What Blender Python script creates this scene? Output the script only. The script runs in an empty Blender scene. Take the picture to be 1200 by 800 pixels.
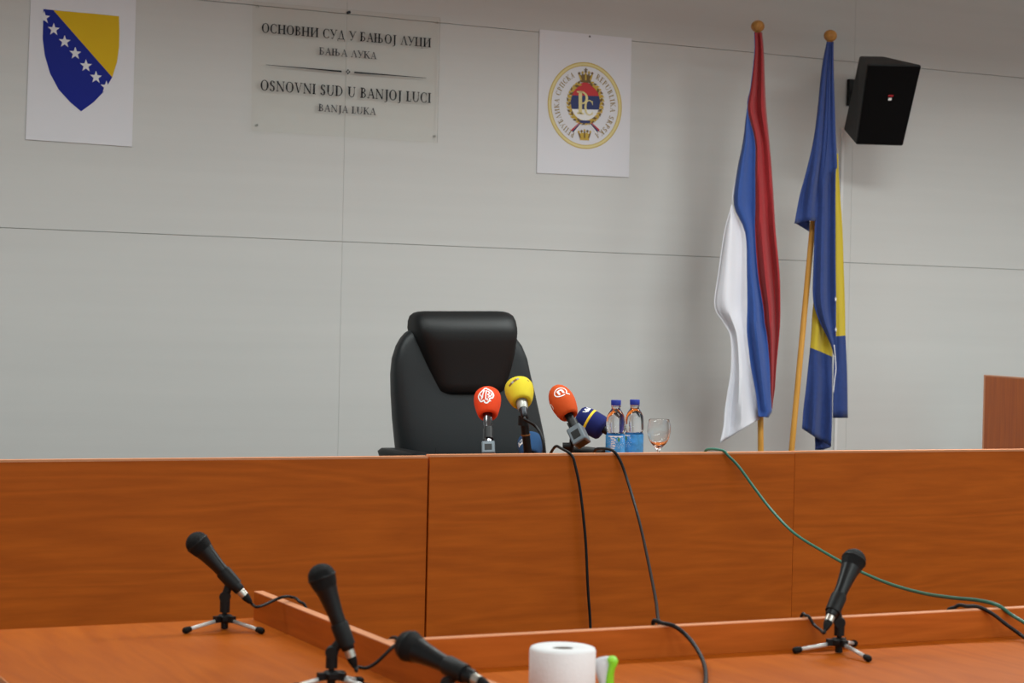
import bpy, bmesh, math, random
from mathutils import Vector, Matrix
random.seed(7)
S = bpy.context.scene
COL = S.collection
V = Vector
R_ = math.radians

# ------------------------------------------------------------------ camera
FPX = 2333.0
EYE = V((0, 0, 1.39))
YAW, PITCH, ROLL = R_(25.966), R_(-0.368), R_(1.2467)
CF = V((math.sin(YAW)*math.cos(PITCH), math.cos(YAW)*math.cos(PITCH), math.sin(PITCH)))
_r = V((math.cos(YAW), -math.sin(YAW), 0)); _u = _r.cross(CF)
CR = _r*math.cos(ROLL) + _u*math.sin(ROLL)
CU = -_r*math.sin(ROLL) + _u*math.cos(ROLL)
cam = bpy.data.cameras.new('camera'); camo = bpy.data.objects.new('camera', cam); COL.objects.link(camo)
cam.sensor_width = 36; cam.lens = 36*FPX/1200; cam.clip_start = .05; cam.clip_end = 100
mm = Matrix((CR, CU, -CF)).transposed().to_4x4(); mm.translation = EYE
camo.matrix_world = mm
cam.dof.use_dof = True; cam.dof.focus_distance = 5.9; cam.dof.aperture_fstop = 7
S.camera = camo

# ------------------------------------------------------------------ view, world, lamps
S.view_settings.view_transform = 'Standard'; S.view_settings.look = 'None'
S.view_settings.gamma = 1; S.view_settings.use_curve_mapping = False
S.view_settings.exposure = 0.07
w = bpy.data.worlds.new('world'); S.world = w; w.use_nodes = True
w.node_tree.nodes['Background'].inputs[0].default_value = (.88, 1, 1, 1)
w.node_tree.nodes['Background'].inputs[1].default_value = .95

def area(x, y, z, sx, sy, power, col=(.93, 1, .975)):
    l = bpy.data.lights.new('ceiling_lamp_light', 'AREA'); l.shape = 'RECTANGLE'
    l.size = sx; l.size_y = sy; l.energy = power; l.spread = R_(160); l.color = col
    o = bpy.data.objects.new('ceiling_lamp_light', l); COL.objects.link(o); o.location = (x, y, z)
LAMPS = [(.8, 5.1), (2.6, 5.1), (4.4, 5.1), (6.2, 5.1), (8.0, 5.1), (.8, 1.0), (2.6, 1.0), (4.4, 1.0), (6.2, 1.0), (8.0, 1.0)]
LPOW = [32, 24, 57, 36, 30, 34, 30, 30, 30, 20]
for (x, y), p in zip(LAMPS, LPOW): area(x, y, 3.17, 1.15, .5, p)

# ------------------------------------------------------------------ projection helpers (frame 1200x800)
def ray(x, y): return CF + CR*((x-600)/FPX) - CU*((y-400)/FPX)
def aty(x, y, Y):
    d = ray(x, y); return EYE + d*(Y/d.y)
def atz(x, y, z):
    d = ray(x, y); return EYE + d*((z-EYE.z)/d.z)
def atx(x, y, X0):
    d = ray(x, y); return EYE + d*(X0/d.x)
def atw(x, y, wd): return EYE + ray(x, y)*wd

# ------------------------------------------------------------------ materials
def srgb(r, g, b):
    f = lambda c: (c/255/12.92) if c/255 <= .04045 else ((c/255+.055)/1.055)**2.4
    return (f(r), f(g), f(b), 1)
def mat(name, col, rough=.5, metal=0, noise=0, nscale=40, bump=0, bscale=200, coat=0, sheen=0, spec=.5, trans=0, ior=1.45):
    m = bpy.data.materials.new(name); m.use_nodes = True
    nt = m.node_tree; b = nt.nodes['Principled BSDF']
    b.inputs['Base Color'].default_value = col; b.inputs['Roughness'].default_value = rough
    b.inputs['Metallic'].default_value = metal; b.inputs['Coat Weight'].default_value = coat
    b.inputs['Sheen Weight'].default_value = sheen; b.inputs['Specular IOR Level'].default_value = spec
    b.inputs['Transmission Weight'].default_value = trans; b.inputs['IOR'].default_value = ior
    tc = nt.nodes.new('ShaderNodeTexCoord')
    if noise:
        n = nt.nodes.new('ShaderNodeTexNoise'); n.inputs['Scale'].default_value = nscale; n.inputs['Detail'].default_value = 4
        r = nt.nodes.new('ShaderNodeValToRGB')
        r.color_ramp.elements[0].position = .3; r.color_ramp.elements[1].position = .7
        r.color_ramp.elements[0].color = [max(0, c*(1-noise)) for c in col[:3]]+[1]
        r.color_ramp.elements[1].color = [min(1, c*(1+noise)) for c in col[:3]]+[1]
        nt.links.new(tc.outputs['Object'], n.inputs['Vector']); nt.links.new(n.outputs['Fac'], r.inputs[0])
        nt.links.new(r.outputs[0], b.inputs['Base Color'])
    if bump:
        n2 = nt.nodes.new('ShaderNodeTexNoise'); n2.inputs['Scale'].default_value = bscale; n2.inputs['Detail'].default_value = 3
        bp = nt.nodes.new('ShaderNodeBump'); bp.inputs['Strength'].default_value = bump; bp.inputs['Distance'].default_value = .002
        nt.links.new(tc.outputs['Object'], n2.inputs['Vector']); nt.links.new(n2.outputs['Fac'], bp.inputs['Height'])
        nt.links.new(bp.outputs[0], b.inputs['Normal'])
    return m
def wood(name, c0, c1, scale, rough=.38, seed=0.0, fig=1.0, spec=.16):
    """streaked veneer: scale is small along the grain and large across it"""
    m = bpy.data.materials.new(name); m.use_nodes = True; nt = m.node_tree; L = nt.links.new
    b = nt.nodes['Principled BSDF']; b.inputs['Roughness'].default_value = rough; b.inputs['Specular IOR Level'].default_value = spec
    tc = nt.nodes.new('ShaderNodeTexCoord'); mp = nt.nodes.new('ShaderNodeMapping')
    mp.inputs['Scale'].default_value = scale; mp.inputs['Location'].default_value = (seed, seed*.7, seed*1.3)
    L(tc.outputs['Object'], mp.inputs['Vector'])
    n1 = nt.nodes.new('ShaderNodeTexNoise'); n1.inputs['Scale'].default_value = 1.1; n1.inputs['Detail'].default_value = 2; n1.inputs['Distortion'].default_value = .6
    L(mp.outputs[0], n1.inputs['Vector'])
    # figure: contour rings of the slow noise give cathedral arches
    mu = nt.nodes.new('ShaderNodeMath'); mu.operation = 'MULTIPLY'; mu.inputs[1].default_value = 9*fig
    L(n1.outputs['Fac'], mu.inputs[0])
    fr = nt.nodes.new('ShaderNodeMath'); fr.operation = 'PINGPONG'; fr.inputs[1].default_value = .5
    L(mu.outputs[0], fr.inputs[0])
    mp2 = nt.nodes.new('ShaderNodeMapping'); mp2.inputs['Scale'].default_value = tuple(s*9 for s in scale)
    L(tc.outputs['Object'], mp2.inputs['Vector'])
    n2 = nt.nodes.new('ShaderNodeTexNoise'); n2.inputs['Scale'].default_value = 1.0; n2.inputs['Detail'].default_value = 5; n2.inputs['Roughness'].default_value = .65
    L(mp2.outputs[0], n2.inputs['Vector'])
    mx = nt.nodes.new('ShaderNodeMix'); mx.data_type = 'FLOAT'; mx.inputs[0].default_value = .62
    L(fr.outputs[0], mx.inputs[2]); L(n2.outputs['Fac'], mx.inputs[3])
    r = nt.nodes.new('ShaderNodeValToRGB'); r.color_ramp.elements[0].position = .22; r.color_ramp.elements[1].position = .62
    r.color_ramp.elements[0].color = c0; r.color_ramp.elements[1].color = c1
    L(mx.outputs[0], r.inputs[0]); L(r.outputs[0], b.inputs['Base Color'])
    return m
def glassy(name, tint=(1, 1, 1, 1), rough=.0, ior=1.45):
    return mat(name, tint, rough, trans=1, ior=ior)

M = {}
M['wall'] = mat('wall_laminate', srgb(208, 208, 206), .5, noise=.02, nscale=3)
def streak_wall():
    m = M['wall']; nt = m.node_tree
    n = [x for x in nt.nodes if x.type == 'TEX_NOISE'][0]; tc = [x for x in nt.nodes if x.type == 'TEX_COORD'][0]
    mp = nt.nodes.new('ShaderNodeMapping'); mp.inputs['Scale'].default_value = (.25, 1, 6)
    nt.links.new(tc.outputs['Object'], mp.inputs['Vector']); nt.links.new(mp.outputs[0], n.inputs['Vector'])
streak_wall()
M['wallgap'] = mat('wall_joint', srgb(150, 147, 142), .8)
M['ceil'] = mat('ceiling_paint', srgb(225, 222, 216), .8)
M['floor'] = mat('dark_floor', srgb(62, 46, 40), .5, noise=.15, nscale=12)
M['podium'] = mat('podium_carpet', srgb(70, 60, 58), .9, noise=.1, nscale=90)
cA, cB = srgb(184, 87, 16), srgb(210, 104, 24)
M['wood_h'] = wood('cherry_veneer_horizontal', cA, cB, (.55, 5, 6), .42, 1.7)
M['wood_top'] = wood('cherry_veneer_tabletop', srgb(167, 80, 13), srgb(187, 96, 20), (5, .6, 5), .42, 4.2, spec=.1)
M['wood_rail'] = wood('cherry_veneer_rail', srgb(166, 82, 22), srgb(190, 98, 32), (.7, .7, 9), .4, 2.9)
M['wood_v'] = wood('cherry_veneer_vertical', srgb(182, 86, 16), srgb(206, 104, 24), (6, 6, .5), .42, 8.1)
M['edge'] = mat('edge_banding', srgb(226, 150, 104), .4, noise=.05, nscale=20)
M['leather'] = mat('black_leather', srgb(28, 33, 36), .42, bump=.25, bscale=420, spec=.45)
M['leather_dark'] = mat('black_leather_headrest', srgb(12, 15, 17), .5, bump=.25, bscale=420, spec=.4)
M['blackp'] = mat('black_plastic', srgb(10, 11, 13), .5, spec=.35)
M['rubber'] = mat('black_rubber', srgb(8, 9, 10), .65, spec=.3)
M['mesh'] = mat('black_mic_grille', srgb(7, 8, 10), .65, bump=.9, bscale=900, spec=.3)
M['mbody'] = mat('black_mic_body', srgb(11, 13, 16), .38, spec=.4)
M['chrome'] = mat('chrome', srgb(215, 215, 215), .16, metal=1)
M['silver'] = mat('silver_connector', srgb(190, 186, 178), .3, metal=.8)
M['gunmetal'] = mat('gunmetal', srgb(52, 54, 58), .4, metal=.9)
M['legmetal'] = mat('bright_leg_metal', srgb(214, 214, 212), .35, metal=.35)
M['barrelgrey'] = mat('pale_grey_barrel', srgb(150, 150, 142), .35, metal=.2)
M['barrelchrome'] = mat('dark_chrome_barrel', srgb(120, 122, 126), .18, metal=.95)
M['greymetal'] = mat('grey_transmitter', srgb(92, 102, 110), .4, metal=.2)
M['orange1'] = mat('red_orange_foam', srgb(222, 62, 10), .9, bump=.5, bscale=700)
M['orange2'] = mat('orange_foam', srgb(196, 72, 12), .9, bump=.5, bscale=700)
M['yellow'] = mat('yellow_foam', srgb(212, 191, 40), .9, bump=.5, bscale=700)
M['navy'] = mat('navy_foam', srgb(6, 22, 92), .9, bump=.5, bscale=700)
M['blue2'] = mat('steel_blue_foam', srgb(24, 66, 108), .9, bump=.5, bscale=700)
M['white'] = mat('white_print', srgb(240, 240, 240), .6)
M['yprint'] = mat('yellow_print', srgb(232, 196, 40), .7)
M['greyprint'] = mat('grey_print', srgb(150, 146, 140), .7)
M['brownprint'] = mat('brown_print', srgb(120, 78, 40), .7)
M['poster'] = mat('poster_board', srgb(226, 226, 232), .28)
M['pblue'] = mat('shield_blue', srgb(6, 28, 140), .4, spec=.2)
M['pyellow'] = mat('shield_yellow', srgb(222, 182, 0), .4, spec=.2)
M['gold'] = mat('seal_gold', srgb(200, 166, 56), .5)
M['golddark'] = mat('seal_dark_gold', srgb(112, 84, 34), .5)
M['goldpale'] = mat('seal_pale_gold', srgb(226, 212, 150), .5)
M['letgold'] = mat('seal_letter_gold', srgb(150, 120, 46), .5)
M['pred'] = mat('seal_red', srgb(196, 38, 44), .5)
M['pnavy'] = mat('seal_navy', srgb(28, 44, 104), .5)
M['pdark'] = mat('print_black', srgb(22, 25, 32), .5, spec=.2)
M['pgrey'] = mat('print_grey', srgb(62, 62, 68), .5, spec=.2)
M['fred'] = mat('flag_red_cloth', srgb(156, 30, 36), .75, sheen=.2, noise=.06, nscale=60)
M['fblue'] = mat('flag_blue_cloth', srgb(40, 76, 148), .75, sheen=.2, noise=.06, nscale=60)
M['fwhite'] = mat('flag_white_cloth', srgb(222, 222, 230), .75, sheen=.2)
M['fnavy'] = mat('flag_deep_blue_cloth', srgb(30, 56, 118), .75, sheen=.2, noise=.08, nscale=60)
M['fyellow'] = mat('flag_yellow_cloth', srgb(196, 172, 44), .75, sheen=.2)
M['pole'] = wood('pale_pole_wood', srgb(196, 138, 60), srgb(218, 164, 84), (9, 9, .8), .4, 3)
M['ball'] = wood('varnished_ball_wood', srgb(160, 108, 52), srgb(200, 148, 84), (9, 9, 3), .35, 5)
M['spk'] = mat('speaker_cabinet', srgb(26, 27, 29), .6, bump=.3, bscale=500)
M['spkg'] = mat('speaker_grille', srgb(6, 5, 6), .75, bump=.7, bscale=900, spec=.15)
M['red'] = mat('red_badge', srgb(170, 30, 40), .5)
M['conduit'] = mat('white_conduit', srgb(226, 226, 226), .4)
M['paper'] = mat('white_tissue_paper', srgb(238, 238, 240), .95, bump=.3, bscale=160)
M['core'] = mat('cardboard_core', srgb(150, 140, 132), .9)
M['packet'] = mat('white_plastic_film', srgb(224, 224, 230), .3, trans=.25)
M['green'] = mat('lime_green_plastic', srgb(140, 214, 40), .4)
M['cable'] = mat('black_cable', srgb(13, 13, 15), .5, spec=.35)
M['gcable'] = mat('green_cable', srgb(44, 104, 86), .45)
M['glass'] = glassy('clear_glass', (.97, .98, .98, 1), 0, 1.45)
M['pet'] = glassy('clear_bottle_plastic', (.95, .97, 1, 1), .02, 1.36)
M['cap'] = mat('blue_cap', srgb(24, 48, 150), .4)
M['label'] = mat('bottle_label_blue', srgb(70, 164, 240), .5, noise=.22, nscale=90)
M['labeld'] = mat('bottle_label_deep_blue', srgb(22, 56, 140), .5)
M['leaf'] = mat('bottle_label_green', srgb(70, 150, 70), .5)
def acrylic():
    m = bpy.data.materials.new('clear_acrylic'); m.use_nodes = True; nt = m.node_tree; L = nt.links.new
    out = nt.nodes['Material Output']; nt.nodes.remove(nt.nodes['Principled BSDF'])
    tr = nt.nodes.new('ShaderNodeBsdfTransparent'); tr.inputs[0].default_value = (.99, .985, .975, 1)
    gl = nt.nodes.new('ShaderNodeBsdfGlossy'); gl.inputs['Roughness'].default_value = .04
    fz = nt.nodes.new('ShaderNodeFresnel'); fz.inputs[0].default_value = 1.22
    mx = nt.nodes.new('ShaderNodeMixShader'); L(fz.outputs[0], mx.inputs[0]); L(tr.outputs[0], mx.inputs[1]); L(gl.outputs[0], mx.inputs[2])
    L(mx.outputs[0], out.inputs[0]); return m
M['acrylic'] = acrylic()

# ------------------------------------------------------------------ object helpers
def root(name, loc, label, cat, group=None):
    o = bpy.data.objects.new(name, None); COL.objects.link(o); o.location = loc; o.empty_display_size = .05
    o['label'] = label; o['category'] = cat
    if group: o['group'] = group
    return o
def build(name, bm, mats, parent=None, smooth=False, label=None, origin=None):
    me = bpy.data.meshes.new(name)
    org = V((0, 0, 0))
    p = parent
    while p is not None: org = org + V(p.location); p = p.parent
    own = V((0, 0, 0))
    if origin is not None: own = V(origin) - org
    bmesh.ops.translate(bm, verts=bm.verts, vec=-(org+own))
    bmesh.ops.recalc_face_normals(bm, faces=bm.faces)
    bm.to_mesh(me); bm.free()
    for m in (mats if isinstance(mats, (list, tuple)) else [mats]): me.materials.append(m)
    if smooth:
        for f in me.polygons: f.use_smooth = True
        if smooth != True: me.set_sharp_from_angle(angle=R_(smooth))
    o = bpy.data.objects.new(name, me); COL.objects.link(o)
    o.location = own
    if parent: o.parent = parent
    if label: o['label'] = label
    return o
def tag(o, label, cat, group=None):
    o['label'] = label; o['category'] = cat
    if group: o['group'] = group
    return o
def struct(o): o['kind'] = 'structure'; return o
def bev(o, wdt=.004, seg=2):
    m = o.modifiers.new('bevel', 'BEVEL'); m.width = wdt; m.segments = seg; m.limit_method = 'ANGLE'; return o
def solid(o, t=.0015):
    m = o.modifiers.new('solid', 'SOLIDIFY'); m.thickness = t; m.offset = 0; return o
B = bmesh.new
def box(bm, x0, x1, y0, y1, z0, z1, mi=0, mtx=None):
    vs = [V((x, y, z)) for z in (z0, z1) for y in (y0, y1) for x in (x0, x1)]
    if mtx: vs = [mtx @ v for v in vs]
    v = [bm.verts.new(p) for p in vs]
    for q in ((0, 2, 3, 1), (4, 5, 7, 6), (0, 1, 5, 4), (2, 6, 7, 3), (0, 4, 6, 2), (1, 3, 7, 5)):
        f = bm.faces.new([v[i] for i in q]); f.material_index = mi
    return bm
def hexa(bm, pts, mi=0):
    """8 points: front tl,tr,br,bl then back tl,tr,br,bl"""
    v = [bm.verts.new(p) for p in pts]
    for q in ((0, 1, 2, 3), (7, 6, 5, 4), (0, 4, 5, 1), (1, 5, 6, 2), (2, 6, 7, 3), (3, 7, 4, 0)):
        f = bm.faces.new([v[i] for i in q]); f.material_index = mi
    return bm
def frame(o, z, y=None):
    z = V(z).normalized()
    if y is None: y = V((0, 0, 1)) if abs(z.z) < .9 else V((0, -1, 0))
    y = (V(y) - z*V(y).dot(z)).normalized(); x = y.cross(z)
    m = Matrix((x, y, z)).transposed().to_4x4(); m.translation = V(o); return m
def lathe(bm, prof, mtx=Matrix(), n=28, mi=0, cap=True):
    rings = []
    for r, t in prof:
        if r < 1e-6: rings.append([bm.verts.new(mtx @ V((0, 0, t)))])
        else: rings.append([bm.verts.new(mtx @ V((r*math.cos(2*math.pi*k/n), r*math.sin(2*math.pi*k/n), t))) for k in range(n)])
    for a, b in zip(rings, rings[1:]):
        for k in range(n):
            k2 = (k+1) % n
            if len(a) == 1 and len(b) == 1: continue
            if len(a) == 1: f = bm.faces.new((a[0], b[k], b[k2]))
            elif len(b) == 1: f = bm.faces.new((a[k], a[k2], b[0]))
            else: f = bm.faces.new((a[k], a[k2], b[k2], b[k]))
            f.material_index = mi
    if cap:
        for rg in (rings[0], rings[-1]):
            if len(rg) > 2: bm.faces.new(rg).material_index = mi
    return bm
def catmull(pts, sub=6):
    pts = [V(p) for p in pts]; out = []
    P = [pts[0]*2-pts[1]] + pts + [pts[-1]*2-pts[-2]]
    for i in range(1, len(P)-2):
        a, b, c, d = P[i-1], P[i], P[i+1], P[i+2]
        for k in range(sub):
            t = k/sub
            out.append(.5*((2*b)+(c-a)*t+(2*a-5*b+4*c-d)*t*t+(3*b-a-3*c+d)*t*t*t))
    out.append(pts[-1]); return out
def tube(bm, pts, r, n=10, mi=0, sub=6):
    p = catmull(pts, sub) if sub > 1 else [V(q) for q in pts]
    up = V((.13, .31, .94)); rings = []
    for i, q in enumerate(p):
        t = (p[min(i+1, len(p)-1)]-p[max(i-1, 0)]).normalized()
        x = t.cross(up)
        if x.length < .05: x = t.cross(V((1, 0, 0)))
        x.normalize(); y = x.cross(t)
        up = y
        rr = r(i/(len(p)-1)) if callable(r) else r
        rings.append([bm.verts.new(q+(x*math.cos(2*math.pi*k/n)+y*math.sin(2*math.pi*k/n))*rr) for k in range(n)])
    for a, b in zip(rings, rings[1:]):
        for k in range(n): bm.faces.new((a[k], a[(k+1) % n], b[(k+1) % n], b[k])).material_index = mi
    bm.faces.new(rings[0]).material_index = mi; bm.faces.new(rings[-1]).material_index = mi
    return bm
def loft(bm, rows, e=.5, n=40, mi=0):
    """rows of (centre, half_x_vec, half_y_front, half_y_back): superellipse rings"""
    rings = []
    for c, hx, hf, hb in rows:
        rg = []
        for k in range(n):
            a = 2*math.pi*k/n; ca, sa = math.cos(a), math.sin(a)
            sx = math.copysign(abs(ca)**e, ca); sy = math.copysign(abs(sa)**e, sa)
            rg.append(bm.verts.new(V(c)+V(hx)*sx+(V(hf) if sy < 0 else V(hb))*abs(sy)))
        rings.append(rg)
    for a, b in zip(rings, rings[1:]):
        for k in range(n): bm.faces.new((a[k], a[(k+1) % n], b[(k+1) % n], b[k])).material_index = mi
    bm.faces.new(rings[0]).material_index = mi; bm.faces.new(rings[-1]).material_index = mi
    return bm

# ------------------------------------------------------------------ serif lettering (2-D quads)
TK, TN = .19, .07
def _bar(x0, y0, x1, y1, w):
    d = V((x1-x0, y1-y0)); n = V((-d.y, d.x)).normalized()*(w/2)
    return [(x0+n.x, y0+n.y), (x1+n.x, y1+n.y), (x1-n.x, y1-n.y), (x0-n.x, y0-n.y)]
def _hbar(x0, x1, y, w=TN): return [(x0, y-w/2), (x1, y-w/2), (x1, y+w/2), (x0, y+w/2)]
def _vb(x, y0=0., y1=1., w=TK): return [(x-w/2, y0), (x+w/2, y0), (x+w/2, y1), (x-w/2, y1)]
def _ser(x, y, w=.17): return _hbar(x-w, x+w, y+(TN/2 if y < .5 else -TN/2), TN)
def stem(x, w=TK, top=True, bot=True, y0=0., y1=1.):
    o = [_vb(x, y0, y1, w)]
    if top: o.append(_ser(x, y1, w/2+.09))
    if bot: o.append(_ser(x, y0, w/2+.09))
    return o
def arc(cx, cy, rx, ry, a0, a1, tk=TK, tn=TN, n=16):
    o = []; P = []
    for i in range(n+1):
        a = R_(a0+(a1-a0)*i/n); t = tn+(tk-tn)*abs(math.cos(a))**1.5
        P.append(((cx+(rx-t)*math.cos(a), cy+(ry-tn-(t-tn)*.2)*math.sin(a)), (cx+rx*math.cos(a), cy+ry*math.sin(a))))
    for (a, b), (c, d) in zip(P, P[1:]): o.append([a, b, d, c])
    return o
def G(ch):
    c = {'А': 'A', 'В': 'B', 'О': 'O', 'С': 'C', 'Ј': 'J', 'К': 'K', 'Р': 'P', 'Е': 'E'}.get(ch, ch)
    if c == ' ': return .38, []
    if c == 'O': return .92, arc(.43, .5, .43, .52, 0, 360, n=28)
    if c == 'C': return .80, arc(.43, .5, .43, .52, 48, 312, n=24) + [_vb(.70, .70, .96, .05), _vb(.70, .04, .26, .04)]
    if c == 'S': return .62, arc(.28, .74, .25, .27, 20, 270, n=14) + arc(.28, .25, .27, .28, -160, 90, n=14) + [_bar(.12, .62, .46, .40, .13), _vb(.50, .74, .96, .045), _vb(.04, .04, .27, .045)]
    if c == 'H': return .96, stem(.17)+stem(.75)+[_hbar(.17, .75, .51)]
    if c == 'Н': return .96, stem(.17)+stem(.75)+[_hbar(.17, .75, .51)]
    if c == 'И': return .98, stem(.17)+stem(.78)+[_bar(.17, .06, .78, .94, .06)]
    if c == 'П': return .94, stem(.17)+stem(.74)+[_hbar(.1, .8, .97, .06)]
    if c == 'N': return .98, stem(.16, .06)+stem(.80, .06, True, False)+[_bar(.14, .97, .80, .03, .15)]
    if c == 'B': return .72, stem(.17)+arc(.25, .755, .32, .245, -90, 90, .13)+arc(.25, .265, .38, .27, -90, 90, .14)+[_hbar(.1, .3, .975), _hbar(.1, .3, .025), _hbar(.17, .3, .52)]
    if c == 'Б': return .72, stem(.17)+arc(.25, .28, .38, .285, -90, 90, .14)+[_hbar(.1, .56, .975), _vb(.56, .78, .99, .05), _hbar(.1, .3, .025), _hbar(.17, .3, .54)]
    if c == 'V': return .84, [_bar(.12, .98, .42, .02, .14), _bar(.72, .98, .42, .02, .055), _ser(.12, 1, .15), _ser(.72, 1, .12)]
    if c == 'A': return .84, [_bar(.12, .02, .42, .98, .055), _bar(.72, .02, .42, .98, .14), _hbar(.24, .62, .36), _ser(.12, 0, .12), _ser(.72, 0, .15)]
    if c == 'Л': return .86, [_bar(.12, .02, .42, .98, .055), _bar(.73, .02, .42, .98, .14), _ser(.12, 0, .12), _ser(.73, 0, .15)]
    if c == 'Д': return .90, [_bar(.18, .02, .44, .98, .055), _bar(.72, .02, .46, .98, .14), _hbar(.03, .87, .03, .06), _vb(.05, -.22, .05, .05), _vb(.85, -.22, .05, .05)]
    if c == 'I': return .36, stem(.17)
    if c == 'U': return .90, stem(.17, TK, True, False, .3)+stem(.72, .06, True, False, .3)+arc(.43, .34, .335, .36, 180, 360, .13)
    if c == 'У': return .80, [_bar(.10, .98, .42, .36, .14), _bar(.72, .98, .30, .02, .06), _ser(.10, 1, .15), _ser(.72, 1, .12), _bar(.30, .03, .14, .05, .1)]
    if c == 'D': return .90, stem(.17)+arc(.28, .5, .54, .5, -90, 90, .15)+[_hbar(.1, .3, .975), _hbar(.1, .3, .025)]
    if c == 'J': return .46, stem(.25, TK, True, False, -.05)+arc(.08, -.03, .245, .23, -110, 0, .13)
    if c == 'L': return .62, stem(.17)+[_hbar(.1, .56, .025), _vb(.55, 0, .24, .05)]
    if c == 'K': return .84, stem(.17)+[_bar(.24, .46, .66, .97, .06), _bar(.34, .56, .72, .02, .14), _ser(.66, 1, .12), _ser(.72, 0, .14)]
    if c == 'Њ': return 1.22, stem(.17)+stem(.62)+[_hbar(.17, .62, .53)]+arc(.70, .27, .38, .275, -90, 90, .14)+[_hbar(.55, .75, .025), _hbar(.6, .75, .52)]
    if c == 'Ц': return .96, stem(.17)+stem(.72)+[_hbar(.1, .88, .03, .06), _vb(.87, -.22, .05, .05)]
    if c == 'P': return .66, stem(.17)+arc(.24, .72, .36, .28, -90, 90, .14)+[_hbar(.1, .28, .975), _hbar(.17, .28, .46)]
    if c == 'R': return .80, stem(.17)+arc(.24, .74, .34, .26, -90, 90, .14)+[_hbar(.1, .28, .975), _hbar(.17, .28, .50), _bar(.36, .5, .70, .02, .14), _ser(.70, 0, .12)]
    if c == 'E': return .66, stem(.17)+[_hbar(.1, .58, .975), _hbar(.1, .58, .025), _hbar(.17, .48, .52), _vb(.57, .8, 1, .05), _vb(.57, 0, .2, .05)]
    return .5, []
def text2d(s, gap=.06):
    x = 0; out = []
    for ch in s:
        wd, polys = G(ch)
        for p in polys: out.append([(a+x, b) for a, b in p])
        x += wd+gap
    return x-gap, out

# ================================================================== SETTING
WY = 7.5                                                # face of the back wall
z2 = aty(600, 291.3, WY).z; z1 = aty(600, 34.7, WY).z
vx0 = aty(403.5, 170, WY).x; vx1 = aty(1001, 90, WY).x; dvx = vx1-vx0
XL, XR, CZ = -.6, 9.4, 3.25
bm = B(); box(bm, XL, XR, WY+.012, WY+.14, 0, CZ, 1)
xs = [XL, vx0-dvx, vx0, vx1, XR] if vx0-dvx > XL+.1 else [XL, vx0, vx1, XR]
if XR-vx1 > dvx: xs.insert(-1, vx1+dvx)
dz = z1-z2; zs = [0, z2-2*dz, z2-dz, z2, z1, CZ] if z2-2*dz > .05 else [0, z2-dz, z2, z1, CZ]
gp = .0016
for a, b in zip(xs, xs[1:]):
    for c, d in zip(zs, zs[1:]): box(bm, a+gp*.3, b-gp*.3, WY, WY+.0125, c+gp*.65, d-gp*.65, 0)
struct(build('wall_back', bm, [M['wall'], M['wallgap']]))
bm = B(); box(bm, XL-.12, XL, -1.5, WY+.14, 0, CZ); struct(build('wall_left', bm, M['wall']))
bm = B(); box(bm, XR, XR+.12, -1.5, WY+.14, 0, CZ); struct(build('wall_right', bm, M['wall']))
bm = B(); box(bm, XL, XR, -1.5, WY+.14, -.12, 0); struct(build('floor', bm, M['floor']))
bm = B(); box(bm, XL, XR, -1.5, WY+.14, CZ, CZ+.1); struct(build('ceiling', bm, M['ceil']))
PZ = .20                                                # podium behind the bench
bm = B(); box(bm, XL, XR, 5.16, WY, 0, PZ); struct(build('podium', bm, M['podium']))

# ceiling lamps (out of frame, light the room)
M['lampbody'] = mat('lamp_housing', srgb(235, 235, 235), .5)
M['louver'] = mat('lamp_louvre', srgb(205, 205, 205), .3, metal=.6)
for x, y in LAMPS:
    r_ = root('ceiling_lamp', (x, y, CZ), 'recessed white ceiling lamp lighting the courtroom', 'lamp', 'ceiling lamps')
    bm = B(); box(bm, x-.62, x+.62, y-.3, y-.27, CZ-.06, CZ); box(bm, x-.62, x+.62, y+.27, y+.3, CZ-.06, CZ)
    box(bm, x-.62, x-.59, y-.27, y+.27, CZ-.06, CZ); box(bm, x+.59, x+.62, y-.27, y+.27, CZ-.06, CZ); build('housing', bm, M['lampbody'], r_)

# ================================================================== BENCH
BY = 5.10
topz = aty(700, 531, BY).z
sx1 = aty(501.3, 620, BY).x; sx2 = aty(929, 620, BY).x
DZ = .955
bench = root('judges_bench', (sx1+1, BY+.3, 0), 'long cherry wood judges bench with panelled front carrying the press microphones', 'bench')
for i, (a, b, dzp, dyp) in enumerate(((-.2, sx1-.004, -.0035, .0), (sx1+.0012, sx2-.001, 0, -.003), (sx2+.001, 7.2, .001, -.002))):
    bm = B(); box(bm, a, b, BY+dyp, BY+.025, .0, topz+dzp-.006); p = build('front_panel', bm, M['wood_h'], bench, origin=((a+b)/2+i*.37, BY, .5+i*.21))
    bm = B(); box(bm, a, b, BY+dyp-.0005, BY+.025, topz+dzp-.006, topz+dzp); e_ = build('edge_strip', bm, M['edge'], p, label='pale edge banding along the top of the panel')
bm = B(); box(bm, -.2, 7.2, BY+.025, BY+.60, DZ-.03, DZ); bev(build('worktop', bm, M['wood_top'], bench), .002)
for x in (0.0, sx1, sx2, 6.9):
    bm = B(); box(bm, x-.012, x+.012, BY+.03, BY+.56, PZ, DZ-.03); build('side_support', bm, M['wood_v'], bench)

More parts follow.
